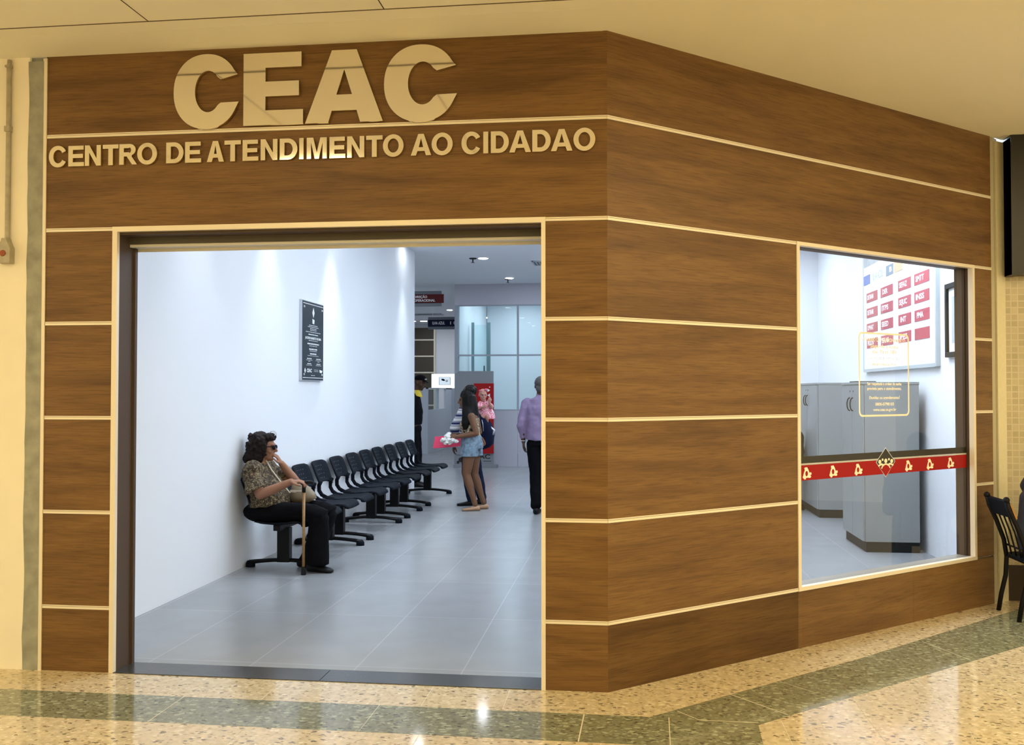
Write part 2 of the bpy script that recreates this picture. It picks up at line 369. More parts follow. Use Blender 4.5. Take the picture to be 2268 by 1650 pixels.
for x in (1.22, 1.63, 2.02, 2.43, 2.84, .81): gl((x, -3.5), (x, min(.05+(x-1.22)*.88, 2.4)), .0025)
for y in (-1.1, -2.3, -3.5): gl((-8, y), (8, y), .003)
for x in (-.503, -.905, -1.717, -2.52): gl((x, -.02), (x, -.318), .0025)
for x in (.4, -.02, -.83, -1.64, -2.45): gl((x, -.69), (x, -3.5), .0025)
struct(mb.build('floor', [TCREAM, TGREEN, GROUT]))
# interior tiled floor
mb = MB(); mb.prism([(-3.226, .19), (-.05, .19), (2.75, 2.42), (2.95, 2.6), (2.95, 9.4), (2.95, 26), (-9, 26), (-9, 9.55), (-3.226, 9.55)], -.1, 0, 'z')
struct(mb.build('floor', TILE))
# granite threshold in the doorway
mb = MB(); mb.box(-2.69, -1.527, -.008, .19, -.03, .004); mb.box(-1.523, -.343, -.008, .19, -.03, .004); struct(mb.build('trim_1', GRANITE))
# mall ceiling
mb = MB(); mb.prism([(-9, -11), (9, -11), (9, 2.45), (2.87, 2.45), (2.75, 2.333), (0, 0), (-9, 0)], 3.41, 3.5, 'z')
mb.box(-9, 9, -11, -.41, 3.406, 3.4095)
mb.M = None; mb.mi = 0
mb.box(-9, -.02, -.286, -.0, 3.4088, 3.4099)
mb.mi = 1; mb.box(-9, .3, -.414, -.406, 3.4045, 3.4065)
for k in range(-5, 7): x = -2.295+1.22*k; mb.box(x-.003, x+.003, -11, -.414, 3.4050, 3.4062)
for y in (-3.35, -4.1, -5.3, -6.5, -7.7): mb.box(-9, 9, y-.003, y+.003, 3.4050, 3.4062)
struct(mb.build('ceiling', [CEILW, GROOVE]))
# interior ceiling
mb = MB(); mb.prism([(-3.38, .03), (0, .03), (2.9, 2.45), (3.1, 2.6), (3.1, 26), (-9, 26), (-9, 9.4), (-3.38, 9.4)], IC, IC+.1, 'z'); struct(mb.build('ceiling', WHITEC))

# front wall: laminate panels on a plastered core
mb = MB()
def rows(x0, x1, zs):
    for a, b in zip(zs[:-1], zs[1:]): mb.box(x0, x1, 0, .018, a+HS, b-HS if b < 3.4 else b+.004)
zf = [-.01]+Z[1:]
rows(XA+.012, XL+.001, zf[:6]); rows(XR-.001, 0, zf[:6])
mb.box(XA+.012, 0, 0, .018, Z[5]+HS, Z[6]-HS); mb.box(XA+.012, 0, 0, .018, Z[6]+HS, 3.41)
mb.mi = 1
mb.box(XA, XL-.0, .018, WT, -.05, 3.41); mb.box(XR, -.03, .018, .16, -.05, 3.41); mb.box(XL, XR, .018, .13, Z[5], 3.41); mb.box(-3.38, -.03, .04, .16, 3.41, IC)
struct(mb.build('wall_front', [WOOD, WHITEW]))
# side wall (turned), local x runs along it
mb = MB()
def brow(x0, x1, zs):
    for a, b in zip(zs[:-1], zs[1:]): mb.box(x0, x1, 0, .018, a+HS, b-HS)
brow(0, U1-.012, zf[:6]); brow(U2+.012, UE, [Z[2], Z[3], Z[4], Z[5]]); mb.box(U2+.012, UE, 0, .018, Z[1], Z[2]-HS)
mb.box(0, UE, 0, .018, Z[5]+HS, Z[6]-HS); mb.box(0, UE, 0, .018, Z[6]+HS, 3.41)
mb.box(0, 1.505, 0, .018, -.01, Z[1]-HS); mb.box(1.506, 2.62, .0004, .018, -.01, Z[1]-HS); mb.box(2.621, UE, 0, .018, -.01, Z[1]-HS)
mb.mi = 1
mb.box(.03, U1, .018, .11, -.05, 3.41); mb.box(U2, UE+.12, .018, .11, -.05, 3.41); mb.box(U1, U2, .018, .11, Z[5], 3.41); mb.box(U1, U2, .018, .11, -.05, Z[1]); mb.box(0.05, UE+.12, .03, .11, 3.41, IC)
o = struct(mb.build('wall_side', [WOODB, WHITEW])); o.rotation_euler.z = BETA
# aluminium profiles: two lips with a dark groove between
def profile(mb, x0, x1, z):
    mb.box(x0, x1, -.003, .015, z-HS, z+.0025, 0); mb.box(x0, x1, -.003, .015, z+.0045, z+HS, 0); mb.box(x0, x1, .0, .015, z+.0025, z+.0045, 1); mb.box(x0, x1, -.0005, .01, z-HS-.0025, z-HS, 1)
mb = MB()
for z in Z[1:6]: profile(mb, XA+.02, XL, z); profile(mb, XR, -.0005, z)
profile(mb, XA+.02, -.0005, Z[6])
mb.mi = 0; mb.box(XA-.005, XA+.018, -.006, .02, 0, 3.40, 0)
struct(mb.build('trim_2', [ALU, GROOVE]))
mb = MB()
for z in Z[1:6]: profile(mb, .0005, U1, z)
for z in Z[2:6]: profile(mb, U2+.01, UE, z)
profile(mb, .0005, UE, Z[6])
o = struct(mb.build('trim_3', [ALU, GROOVE])); o.rotation_euler.z = BETA
# door casing and dark reveals (roll shutter slot above)
mb = MB()
mb.box(XL-.001, XL+.027, -.006, .02, 0, Z[5]+.011); mb.box(XR-.021, XR+.001, -.006, .02, 0, Z[5]+.011); mb.box(XL-.001, XR+.001, -.0065, .02, Z[5]-.016, Z[5]+.0115)
dr = mb.build('door_1', ALU); struct(dr)
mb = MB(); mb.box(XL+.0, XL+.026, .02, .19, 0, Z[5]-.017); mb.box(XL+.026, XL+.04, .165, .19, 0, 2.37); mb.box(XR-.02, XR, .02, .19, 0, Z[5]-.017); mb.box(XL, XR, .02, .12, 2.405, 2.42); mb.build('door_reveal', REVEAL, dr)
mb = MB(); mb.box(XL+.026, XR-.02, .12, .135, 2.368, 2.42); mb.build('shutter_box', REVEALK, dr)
mb = MB(); mb.box(XL+.026, XR-.02, .13, .20, 2.353, 2.37, 0); mb.box(XL-.1, XR+.2, .20, .21, 2.336, 3.0, 0); mb.build('lintel', [PALE], dr)
mb = MB(); mb.box(-3.25, XL+.0, .19, .2, 0, IC); mb.build('inner_return', WHITEW, dr)
# window casing, reveals, pane with its vinyl
wn = bpy.data.objects.new('window_1', None); COL.objects.link(wn); wn.rotation_euler.z = BETA; struct(wn)
mb = MB(); zb, zt = Z[1], Z[5]
mb.box(U1-.012, U1+.014, -.006, .03, zb-.01, zt+.01); mb.box(U2-.014, U2+.012, -.006, .03, zb-.01, zt+.01); mb.box(U1-.012, U2+.012, -.0065, .03, zt-.012, zt+.0105); mb.box(U1-.012, U2+.012, -.0065, .03, zb-.011, zb+.013)
mb.build('window_frame', ALU, wn)
mb = MB(); mb.box(U1, U1+.013, .03, .13, zb, zt); mb.box(U2-.013, U2, .03, .052, zb, zt); mb.box(U2-.022, U2, .056, .13, zb, zt); mb.box(U1, U2, .03, .13, zt-.011, zt); mb.build('window_reveal', REVEAL, wn)
mb = MB(); mb.box(U1, U2, .03, .13, zb-.005, zb+.012); mb.build('window_sill', mat('sill_stone', (.24, .22, .18), .35), wn)
mb = MB(); mb.box(U1+.013, U2-.013, .054, .060, zb+.012, zt-.011); mb.build('pane', GLASS, wn)
# left cream wall, gap of raw concrete, conduit
mb = MB(); mb.box(-9, -3.215, -.006, .1, -.02, 3.41); struct(mb.build('wall_left', CREAM))
mb = MB()
zz = [0+i*.09 for i in range(39)]
pl = [(-3.222-.012*noise.noise(V((z*3, 1, 0)))-.006*noise.noise(V((z*17, 4, 0))), min(z, 3.385)) for z in zz]
mb.prism([(-3.132, 0)]+pl+[(-3.132, 3.385)], -.0075, .01, 'y'); mb.box(-3.24, -3.13, .01, .1, 0, 3.41)
struct(mb.build('trim_4', CONC))
# interior walls
mb = MB(); mb.box(-3.38, -3.226, .2, 9.55, 0, IC); struct(mb.build('wall_left', WHITEW))
mb = MB(); mb.box(2.95, 3.1, 2.56, 14, 0, IC); struct(mb.build('wall_right', WHITEW))
mb = MB(); mb.box(1.3, 3.1, 9.42, 9.55, 0, IC); mb.box(1.3, 1.4, 9.55, 14, 0, IC); struct(mb.build('wall_back', WHITEW))
mb = MB(); mb.box(-9, 3.1, 25.2, 25.4, 0, IC); mb.box(-9.1, -9, 9.4, 25.3, 0, IC); mb.box(3, 3.1, 14, 25.3, 0, IC); mb.box(-9, -3.38, 9.3, 9.4, 0, IC); struct(mb.build('wall_back', WHITEW))
# right side of the concourse
mb = MB(); mb.box(2.87, 9, 2.45, 2.55, .24, 2.42, 0); mb.box(2.87, 9, 2.44, 2.55, 0, .26, 1); struct(mb.build('wall_right', [MOSAIC, DARKP]))
mb = MB(); mb.box(2.88, 9, 2.30, 2.56, 2.39, 3.405, 0); mb.prism([(2.88, 2.302), (2.93, 2.302), (2.945, 2.5), (2.88, 2.5)], 2.385, 3.39, 'z'); struct(mb.build('trim_5', DARKB))
mb = MB(); mb.box(UE+.002, UE+.05, .004, .1, 0, 3.41); o = struct(mb.build('trim_6', mat('shaded_trim_strip', (.46, .42, .30), .6))); o.rotation_euler.z = BETA  # strip lies in shadow; that shade is put into its darker colour
mb = MB(); mb.prism([(2.80, 2.366), (2.888, 2.44), (2.875, 2.55), (2.72, 2.5)], 0, 3.385, 'z'); struct(mb.build('trim_7', mat('cream_gloss_paint', (.72, .66, .46), .5, noise_amt=.05)))
# far ends of the concourse
mb = MB(); mb.box(-9, 9, -11.1, -11, 0, 3.41); struct(mb.build('wall_back', CREAM))

# ================================================================== LIGHT FITTINGS, REAL AND ADDED
def troffer(x, y, lx, ly, z, m, label, grp, name='ceiling_light'):
    t = thing(name, label, 'ceiling light', (x, y, z), 0, grp)
    f = MB(); e = .03
    f.box(-lx/2-e, lx/2+e, -ly/2-e, -ly/2, -.012, .0); f.box(-lx/2-e, lx/2+e, ly/2, ly/2+e, -.012, .0); f.box(-lx/2-e, -lx/2, -ly/2, ly/2, -.012, .0); f.box(lx/2, lx/2+e, -ly/2, ly/2, -.012, .0)
    f.build('frame', WHITE, t)
    f = MB(); f.box(-lx/2, lx/2, -ly/2, ly/2, -.008, 0); f.build('diffuser', m, t)
for i, (x, y) in enumerate([(-2.39, -2.71), (1.6, -2.2), (3.6, -1.0), (5.6, -2.4), (6.2, -.3), (2.6, -3.4), (-6.4, -2.2), (-2.4, -5.6), (.9, -5.6), (4.9, -5.6), (-5.7, -5.6), (-2.4, -8.6), (.9, -8.6), (4.9, -8.6)]):  # first read off the letters' reflection; right-hand ones added to brighten side wall
    troffer(x, y, .62, .62 if i == 0 else 1.2, 3.406, OUTLIT, 'square warm panel light from the partly added set above the tiled concourse', 'concourse ceiling panel lights')
for x, y in [(-1.1, 2.4), (-1.6, 4.3), (-1.6, 6.4), (-.2, 3), (.9, 5.0), (.9, 7.6), (1.75, 3.4), (1.9, 6.2), (2.1, 4.8), (2.0, 8.2), (-.2, 8.4), (-.4, 11.5), (.6, 1.9), (-.6, 9.9), (-.5, 13.0), (2.2, 2.9), (2.3, 3.9), (1.2, 6.4), (1.3, 8.8), (1.4, 3.6), (-4.6, 11.5), (-5.6, 14.2), (-6.9, 17.2), (-7.7, 20.5), (-3.2, 20.3), (-3.4, 22.8)]:  # panel lights added out of view to brighten the interior
    troffer(x, y, .6, 1.2, IC, INLIT, 'added unseen cool white panel light inside the service centre', 'added service centre panel lights')
for x, y in [(-1.2, 16), (-2.4, 16.6), (.4, 16), (-2.5, 15.0)]:  # panels added to brighten the room seen through the glass
    troffer(x, y, .6, 1.2, IC, INLIT, 'added cool white panel light behind the glazed partition', 'added panel lights behind the partition')
def downlight(x, y, label, grp, r=.075):
    t = thing('downlight', label, 'downlight', (x, y, IC), 0, grp)
    f = MB(); f.loft([((0, 0, -.012), (r*1.25, 0, 0), (0, r*1.25, 0)), ((0, 0, 0), (r*1.35, 0, 0), (0, r*1.35, 0))], 24); f.build('rim', WHITE, t)
    f = MB(); f.loft([((0, 0, -.016), (r, 0, 0), (0, r, 0)), ((0, 0, -.012), (r, 0, 0), (0, r, 0))], 24); f.build('lens', DOWNLIT, t)
    return t
downlight(-2.243, 10.31, 'small round downlight, nearer of the two over the lobby', None)
downlight(-2.145, 13.01, 'small round downlight just in front of the glazed partition', None)
downlight(-4.63, 19.8, 'single small round downlight between the two hanging signs', None)
for i in range(4): downlight(-6.55+i*.36, 23.6, 'small round downlight in the row above the brown far wall', 'row of downlights by the far wall', .10)
for x, y in [(-4.5, 12), (-6.5, 12), (-6.8, 15.5), (-6.6, 18), (-3.2, 18.5), (-2, 21), (-4, 22.5), (0, 20)]:  # downlights added out of sight to raise the hall's light
    downlight(x, y, 'added unseen round downlight lighting the inner hall', 'added inner hall downlights', .14)
# wall washers close to the white wall
for y, wd in [(8.75, 1.0), (5.35, 1.25), (3.5, .7), (2.0, .45)]:
    t = downlight(-2.98, y, 'round wall washer downlight close to the long white wall', 'wall washers along the white wall')
    ld = bpy.data.lights.new('washer_lamp', 'SPOT'); ld.energy = SPOT_W*wd; ld.color = (.82, .90, 1); ld.spot_size = math.radians(62); ld.spot_blend = .75; ld.shadow_soft_size = .05
    lo = bpy.data.objects.new('washer_lamp', ld); COL.objects.link(lo); lo.location = (0, 0, -.03); lo.rotation_euler = (0, math.radians(-9), 0); lo.parent = t

#@@OBJECTS
# ================================================================== SIGN LETTERING
def arc(cx, cy, rx, ry, a0, a1, n=28, pw=2.0):
    out = []
    for i in range(n+1):
        t = math.radians(a0+(a1-a0)*i/n); c, s_ = math.cos(t), math.sin(t)
        out.append((cx+rx*math.copysign(abs(c)**(2/pw), c), cy+ry*math.copysign(abs(s_)**(2/pw), s_)))
    return out
def glyph(ch, w, h, t, th):
    """bold sans outline, w x h, stem t, bar th -> loops"""
    if ch == 'E': return [[(0, 0), (w, 0), (w, th), (t, th), (t, (h-th)/2), (w*.93, (h-th)/2), (w*.93, (h+th)/2), (t, (h+th)/2), (t, h-th), (w*.97, h-th), (w*.97, h), (0, h)]]
    if ch == 'T': return [[((w-t)/2, 0), ((w+t)/2, 0), ((w+t)/2, h-th), (w, h-th), (w, h), (0, h), (0, h-th), ((w-t)/2, h-th)]]
    if ch == 'I': return [[(0, 0), (w, 0), (w, h), (0, h)]]
    if ch == 'N': return [[(0, 0), (t*.95, 0), (t*.95, h*.65), (w-t, 0), (w, 0), (w, h), (w-t*.95, h), (w-t*.95, h*.35), (t, h), (0, h)]]
    if ch == 'M': return [[(0, 0), (t*.9, 0), (t*.9, h*.76), (w/2-t*.42, 0), (w/2+t*.42, 0), (w-t*.9, h*.76), (w-t*.9, 0), (w, 0), (w, h), (w-t*1.35, h), (w/2, h*.30), (t*1.35, h), (0, h)]]
    if ch == 'A':
        a = t*.56
        def xi(y): return t*1.08+(w/2-t*1.08)*y/(h*.80)      # inner left edge
        y1, y2 = h*.20, h*.20+th*.92
        return [[(0, 0), (t*1.06, 0), (t*1.06+(w/2-a)*y1/h*.98, y1), (w-t*1.06-(w/2-a)*y1/h*.98, y1), (w-t*1.06, 0), (w, 0), (w/2+a, h), (w/2-a, h)],
                [(t*1.06+(w/2-a)*y2/h*.98, y2), (w/2, h*.80), (w-t*1.06-(w/2-a)*y2/h*.98, y2)]]
    if ch == 'O': return [arc(w/2, h/2, w/2, h/2, 0, 352, 44), arc(w/2, h/2, w/2-t, h/2-th, 0, 352, 44)]
    if ch == 'C':
        o = arc(w*.515, h/2, w*.515, h/2, 29, 331, 40, 2.1); i = arc(w*.53, h/2, w*.53-t, h/2-th, 331, 29, 40)
        i[0] = (w*.53+(w*.47-t)*1.02+.0*w, h/2-(h/2-th)*.50); i[-1] = (i[0][0], h-i[0][1])
        return [o+i]
    if ch == 'D': return [[(0, 0), (w*.46, 0)]+arc(w*.46, h/2, w*.54, h/2, -84, 84, 24)+[(w*.46, h), (0, h)], [(t, th), (w*.44, th)]+arc(w*.44, h/2, w*.56-t, h/2-th, -84, 84, 20)+[(w*.44, h-th), (t, h-th)]]
    if ch == 'R':
        return [[(0, 0), (t, 0), (t, h*.40), (w*.42, h*.40), (w*.72, 0), (w, 0), (w*.70, h*.38), (w*.70, h*.44)]+arc(w*.58, h*.72, w*.34, h*.28, -65, 86, 16)+[(w*.56, h), (0, h)],
                [(t, h*.40+th), (w*.54, h*.40+th)]+arc(w*.55, h*.70, w*.37-t, h*.14, -75, 75, 10)+[(w*.54, h-th), (t, h-th)]]
sg = thing('sign_lettering', 'large raised metal letters spelling CEAC on the brown fascia', 'sign', (-1.57, 0, 2.975))
for ch, x0, x1, z0, z1 in [('C', -2.357, -1.985, 2.965, 3.375), ('E', -1.958, -1.623, 2.974, 3.366), ('A', -1.612, -1.184, 2.974, 3.364), ('C', -1.178, -.784, 2.962, 3.374)]:
    w_, h_ = x1-x0, z1-z0
    if ch == 'C':
        o = arc(.5*w_, h_/2, .5*w_, h_/2, 25, 335, 48, 2.15); i = arc(.53*w_, h_/2, .20*w_, h_*.277, 325, 35, 36)
        i[0] = (w_*.724, h_*.345); i[-1] = (w_*.724, h_*.655); o[0] = (w_*.985, h_*.715); o[-1] = (w_, h_*.350)
        lp = [o+i]
    elif ch == 'E': lp = glyph('E', w_, h_, w_*.37, h_*.205)
    else:
        y1, y2 = h_*.165, h_*.385
        lp = [[(0, 0), (w_*.30, 0), (w_*.345, y1), (w_*.665, y1), (w_*.71, 0), (w_, 0), (w_*.665, h_), (w_*.345, h_)], [(w_*.405, y2), (w_*.505, h_*.73), (w_*.605, y2)]]
    curve_mesh('letter', lp, .014, STEEL, sg, Matrix.Translation((x0+1.57, -.016, z0-2.975)) @ Matrix.Rotation(PI/2, 4, 'X'))
sg = thing('sign_lettering', 'row of small raised metal letters CENTRO DE ATENDIMENTO AO CIDADAO under the pale profile', 'sign', (-1.57, 0, 2.785))
for ch, x0, x1 in [('C', -3.089, -2.985), ('E', -2.973, -2.88), ('N', -2.875, -2.781), ('T', -2.77, -2.678), ('R', -2.673, -2.569), ('O', -2.568, -2.453), ('D', -2.4, -2.3), ('E', -2.291, -2.199), ('A', -2.166, -2.069), ('T', -2.066, -1.973), ('E', -1.963, -1.874), ('N', -1.861, -1.767), ('D', -1.754, -1.655), ('I', -1.645, -1.621), ('M', -1.603, -1.492), ('E', -1.477, -1.39), ('N', -1.38, -1.286), ('T', -1.276, -1.186), ('O', -1.184, -1.072), ('A', -1.033, -.923), ('O', -.921, -.808), ('C', -.761, -.659), ('I', -.645, -.619), ('D', -.605, -.51), ('A', -.508, -.394), ('D', -.387, -.291), ('A', -.29, -.178), ('O', -.173, -.06)]:
    z0, z1 = (2.782, 2.902) if ch in 'CO' else (2.785, 2.899)
    curve_mesh('letter', glyph(ch, x1-x0, z1-z0, .0265, .0225), .010, STEEL, sg, Matrix.Translation((x0+1.57, -.013, z0-2.785)) @ Matrix.Rotation(PI/2, 4, 'X'))

# ================================================================== CONDUIT ON THE LEFT WALL
t = thing('wall_conduit', 'grey metal conduit running down the cream wall to a small box', 'conduit', (-3.332, -.006, 2.25))
mb = MB(); mb.tube([(0, -.014, .12), (0, -.014, 1.10)], .013, 12); mb.tube([(0, -.014, 1.09), (0, -.012, 1.145)], [.014, .011], 12); mb.build('pipe', CONDM, t, .6)
mb = MB(); mb.box(-.016, .016, -.03, .0, .74, .77); mb.build('clamp', CONDM, t)
mb = MB(); mb.box(-.014, .014, -.032, 0, 1.10, 1.112); mb.build('clamp', CONDM, t)
mb = MB(); mb.prism([(-.036, 0), (.036, 0), (.038, .085), (.022, .115), (.014, .14), (-.014, .14), (-.022, .115), (-.036, .105)], -.045, 0, 'y'); mb.build('junction_box', CONDM, t, bevel=.003)
mb = MB(); mb.loft([((-.004, -.0455, .055), (.018, 0, 0), (0, 0, .018)), ((-.004, -.050, .055), (.016, 0, 0), (0, 0, .016))], 20); mb.build('cover_disc', RUST, t)

# ================================================================== WINDOW VINYL
def wl(u, z, o=-.001): return V((u, .054+o, z))
wdw = thing('window_decal', 'black strip and red strip with white emblems across the office window', 'window decal', (0, 0, 0), BETA)
W0, W1 = U1+.014, U2-.016
mb = MB(); mb.box(W0, W1, .0525, .0538, 1.098, 1.140); mb.build('black_strip', BLACKV, wdw)
mb = MB(); mb.box(W0, W1, .0525, .0538, .993, 1.086); mb.build('red_strip', RED, wdw)
mb = MB(); mb.box(W0, W1, .0526, .0537, 1.087, 1.097); mb.build('grey_line', mat('grey_vinyl', (.5, .5, .48), .5), wdw)
def vin(name, loops, m, y=.0515): return curve_mesh(name, loops, .0008, m, wdw, Matrix.Translation((0, y, 0)) @ Matrix.Rotation(PI/2, 4, 'X'))
for u in (1.613, 1.865, 2.115, 2.655, 2.902, 3.150):
    cx, cz = u, 1.040
    mb = MB()
    body = [(cx-.002+(.028-.013*math.sin(a))*math.cos(a), cz-.008+(.042 if math.sin(a) > 0 else .024)*math.sin(a)) for a in [i*PI/14 for i in range(28)]]
    hole = [(cx-.002+.0125*math.cos(a), cz-.006+.0165*math.sin(a)) for a in [i*PI/10 for i in range(20)]]
    vin('emblem', [body, hole], CREAMV)
    for ex, ez, r1, r2 in ((-.014, .025, .009, .008), (-.019, -.034, .010, .008), (.034, -.008, .009, .009), (.024, -.026, .015, .008), (-.030, -.026, .008, .008)):
        vin('emblem', [[(cx+ex+r1*math.cos(a), cz+ez+r2*math.sin(a)) for a in [i*PI/8 for i in range(16)]]], CREAMV, .0512)
dc, dz = 2.402, 1.070; dh, dw_ = .099, .105
def dia(s_): return [(dc, dz+dh*s_), (dc+dw_*s_, dz+.004), (dc, dz-dh*s_), (dc-dw_*s_, dz+.004)]
vin('emblem_border', [dia(1.0)], SILVER, .0508)
vin('emblem_top', [dia(.93)], BLACKV, .0502)
vin('emblem_base', [[(dc+dw_*.60, dz-.034), (dc, dz-dh*.93), (dc-dw_*.60, dz-.034), (dc-dw_*.42, dz-.016), (dc, dz-.006), (dc+dw_*.42, dz-.016)]], RED, .0498)
for ex, ez, r1, r2 in ((-.064, .006, .015, .0135), (0, .010, .016, .0145), (.064, .006, .015, .0135), (-.034, .019, .009, .008), (.034, .019, .009, .008)):
    vin('emblem_figure', [[(dc+ex+r1*math.cos(a), dz+ez+r2*math.sin(a)) for a in [i*PI/10 for i in range(20)]]], CREAMV, .0494)
vin('emblem_figure', [arc(dc, dz-.05, .052, .044, 15, 165, 16)+arc(dc, dz-.05, .042, .034, 165, 15, 16)], CREAMV, .0494)
for s_ in (-1, 1): vin('emblem_figure', [[(dc+s_*x, dz+z) for x, z in [(.015, -.014), (.045, -.004), (.085, -.016), (.078, -.026), (.05, -.017), (.02, -.024)]]], CREAMV, .0494)
# opening-hours frame
nt = thing('window_notice', 'cream outlined notice with small text stuck on the office window', 'window decal', (0, 0, 0), BETA)
def rr(x0, x1, z0, z1, r, n=6):
    o = []
    for cx, cz, a in ((x1-r, z1-r, 0), (x0+r, z1-r, 90), (x0+r, z0+r, 180), (x1-r, z0+r, 270)):
        for i in range(n+1): t_ = math.radians(a+90*i/n); o.append((cx+r*math.cos(t_), cz+r*math.sin(t_)))
    return o
N0, N1, M0, M1 = 2.128, 2.672, 1.374, 1.926
curve_mesh('notice_border', [rr(N0, N1, M0, M1, .035), rr(N0+.013, N1-.013, M0+.012, M1-.012, .026)], .0008, CREAMV, nt, Matrix.Translation((0, .0528, 0)) @ Matrix.Rotation(PI/2, 4, 'X'))
nc = (N0+N1)/2
def nt_txt(s_, z, size, wd, b=.0006, m=None): text('notice_text', s_, size, m or CREAMV, nt, facing((nc, .0524, z), (1, 0, 0), (0, 0, 1)), .0006, b, width=wd)
nt_txt('HORARIO DE FUNCIONAMENTO', 1.878, .036, .46)
nt_txt('Segunda a sexta', 1.836, .036, .30); nt_txt('das 7h as 18h', 1.80, .034, .26)
nt_txt('SERVICOS DISPONIVEIS', 1.755, .026, .34, 0); nt_txt('em www.ceac.se.gov.br', 1.718, .028, .26)
nt_txt('Ser respeitada a ordem de senha', 1.588, .026, .37); nt_txt('prevista para o atendimento.', 1.557, .026, .37)
nt_txt('Duvidas ou agendamento?', 1.497, .028, .33); nt_txt('0800-0798103', 1.454, .028, .20); nt_txt('www.ceac.se.gov.br', 1.418, .026, .25)

# ================================================================== OFFICE BEHIND THE WINDOW
def cabinet(label, x0, x1, y0, y1, h, ndoor, handles):
    t = thing('storage_cabinet', label, 'cabinet', ((x0+x1)/2, (y0+y1)/2, 0)); ox, oy = (x0+x1)/2, (y0+y1)/2
    X0, X1, Y0, Y1 = x0-ox, x1-ox, y0-oy, y1-oy
    mb = MB(); mb.box(X0+.02, X1, Y0, Y1, .10, h-.025); mb.build('body', CAB, t, bevel=.002)
    mb = MB(); mb.box(X0+.03, X1, Y0+.01, Y1-.01, 0, .10); mb.build('plinth', CABK, t)
    mb = MB(); mb.box(X0-.004, X1+.004, Y0-.004, Y1+.004, h-.025, h); mb.build('top', CAB, t, bevel=.003)
    wd = (Y1-Y0)/ndoor
    for k in range(ndoor):
        a, b = Y0+k*wd+.003, Y0+(k+1)*wd-.003
        mb = MB(); mb.box(X0, X0+.018, a, b, .105, h-.03); d = mb.build('door', CAB, t, bevel=.0015)
        hy = b-.06 if k % 2 == 0 else a+.06
        mb = MB(); zc = h-.22
        mb.tube([(X0-.004, hy+s_*0, zc+.065*math.cos(PI*i/8)) if i in (0, 8) else (X0-.006-.026*math.sin(PI*i/8), hy, zc+.065*math.cos(PI*i/8)) for i, s_ in [(i, 0) for i in range(9)]], .006, 8); mb.build('handle', BLACKM, d, True)
        mb = MB(); mb.loft([((X0-.003, hy, zc+.13), (0, .008, 0), (0, 0, .008)), ((X0+.001, hy, zc+.13), (0, .008, 0), (0, 0, .008))], 12); mb.build('lock', BLACKM, d)
    return t
cabinet('tall grey storage cabinet nearest the office window', 2.35, 2.87, 4.43, 5.26, 1.630, 2, 1)
cabinet('tall grey storage cabinet behind the nearer one, partly hidden by it', 2.41, 2.94, 6.86, 8.05, 1.645, 2, 1)
mb = MB(); mb.box(-.10, .10, -.13, .13, 0, .012, 0); o = mb.build('tablet', BLACKP, bevel=.003); o.location = (2.52, 5.1, 1.631)
tag(o, 'thin black flat box lying on the nearer grey cabinet', 'box')
# directory board on the right office wall (faces -x)
bd = thing('directory_board', 'large white directory board with rows of red tiles on the office wall', 'notice board', (2.95, 5.3, 1.80))
by0, by1 = 4.09, 6.62
mb = MB(); mb.box(-.035, 0, by0-5.3, by1-5.3, 0, 1.62); mb.build('panel', mat('board_white', (.80, .83, .88), .35), bd)
mb = MB(); mb.box(-.038, 0, by0-5.3-.035, by0-5.3, -.03, 1.65); mb.box(-.038, 0, by1-5.3, by1-5.3+.03, -.03, 1.65); mb.box(-.038, 0, by0-5.3, by1-5.3, -.035, 0); mb.box(-.038, 0, by0-5.3, by1-5.3, 1.62, 1.655); mb.build('frame', mat('board_frame_grey', (.42, .46, .48), .4), bd)
mb = MB(); mb.box(-.0355, -.034, 5.33-5.3, 5.336-5.3, 0, 1.62); mb.build('seam', mat('seam_grey', (.5, .54, .6), .5), bd)
def bplate(name, ya, yb, za, zb_, m, s_=None, tm=None):
    mb = MB(); mb.box(-.039, -.035, ya-5.3, yb-5.3, za-1.8, zb_-1.8); p_ = mb.build(name, m, bd)
    if s_: text('lettering', s_, .075, tm or WHITE, p_, facing((-.0396, yb-5.3-.17, (za+zb_)/2-1.8), (0, -1, 0), (0, 0, 1)), .0006, .002, width=min(.26, .055*len(s_)+.03))
RPLATE = mat('plate_red_glare_haze', (.42, .05, .07), .4)  # red paled so its colour carries the haze of glare on the glass
NM = [['DETRAN', 'DER', 'SEFAZ', 'SMTT'], ['SETRAB', 'ITPS', 'SEJUC', 'INSS'], ['DPVAT', 'SEED', 'INT', 'PMA'], ['PROCON', 'SEPLAG', 'IPES', None]]
for r_ in range(4):
    zc = 2.63-r_*.178
    for c_, (ya, yb) in enumerate([(6.06, 6.46), (5.46, 5.94), (4.87, 5.26), (4.28, 4.68)]):
        ya, yb = [(6.02, 6.48), (5.42, 5.88), (4.80, 5.22), (4.24, 4.68)][c_]
        bplate('plate', ya, yb, zc-.055, zc+.055, RPLATE, NM[r_][c_])
bplate('plate', 6.33, 6.60, 2.79, 2.90, mat('plate_blue', (.10, .16, .42), .4)); bplate('plate', 5.40, 5.66, 2.79, 2.90, mat('plate_slate', (.20, .25, .30), .4), 'B'); bplate('plate', 5.06, 5.36, 2.79, 2.90, mat('plate_peach', (.85, .42, .24), .4))
text('heading', 'ILHA AZUL', .12, mat('heading_grey', (.45, .5, .55), .5), bd, facing((-.0362, 6.0-5.3, 1.045), (0, -1, 0), (0, 0, 1)), .0006, .002, width=.42)
text('heading', 'CEAC', .12, mat('heading_pink', (.7, .45, .45), .5), bd, facing((-.0362, 4.8-5.3, 1.045), (0, -1, 0), (0, 0, 1)), .0006, .002, width=.40)
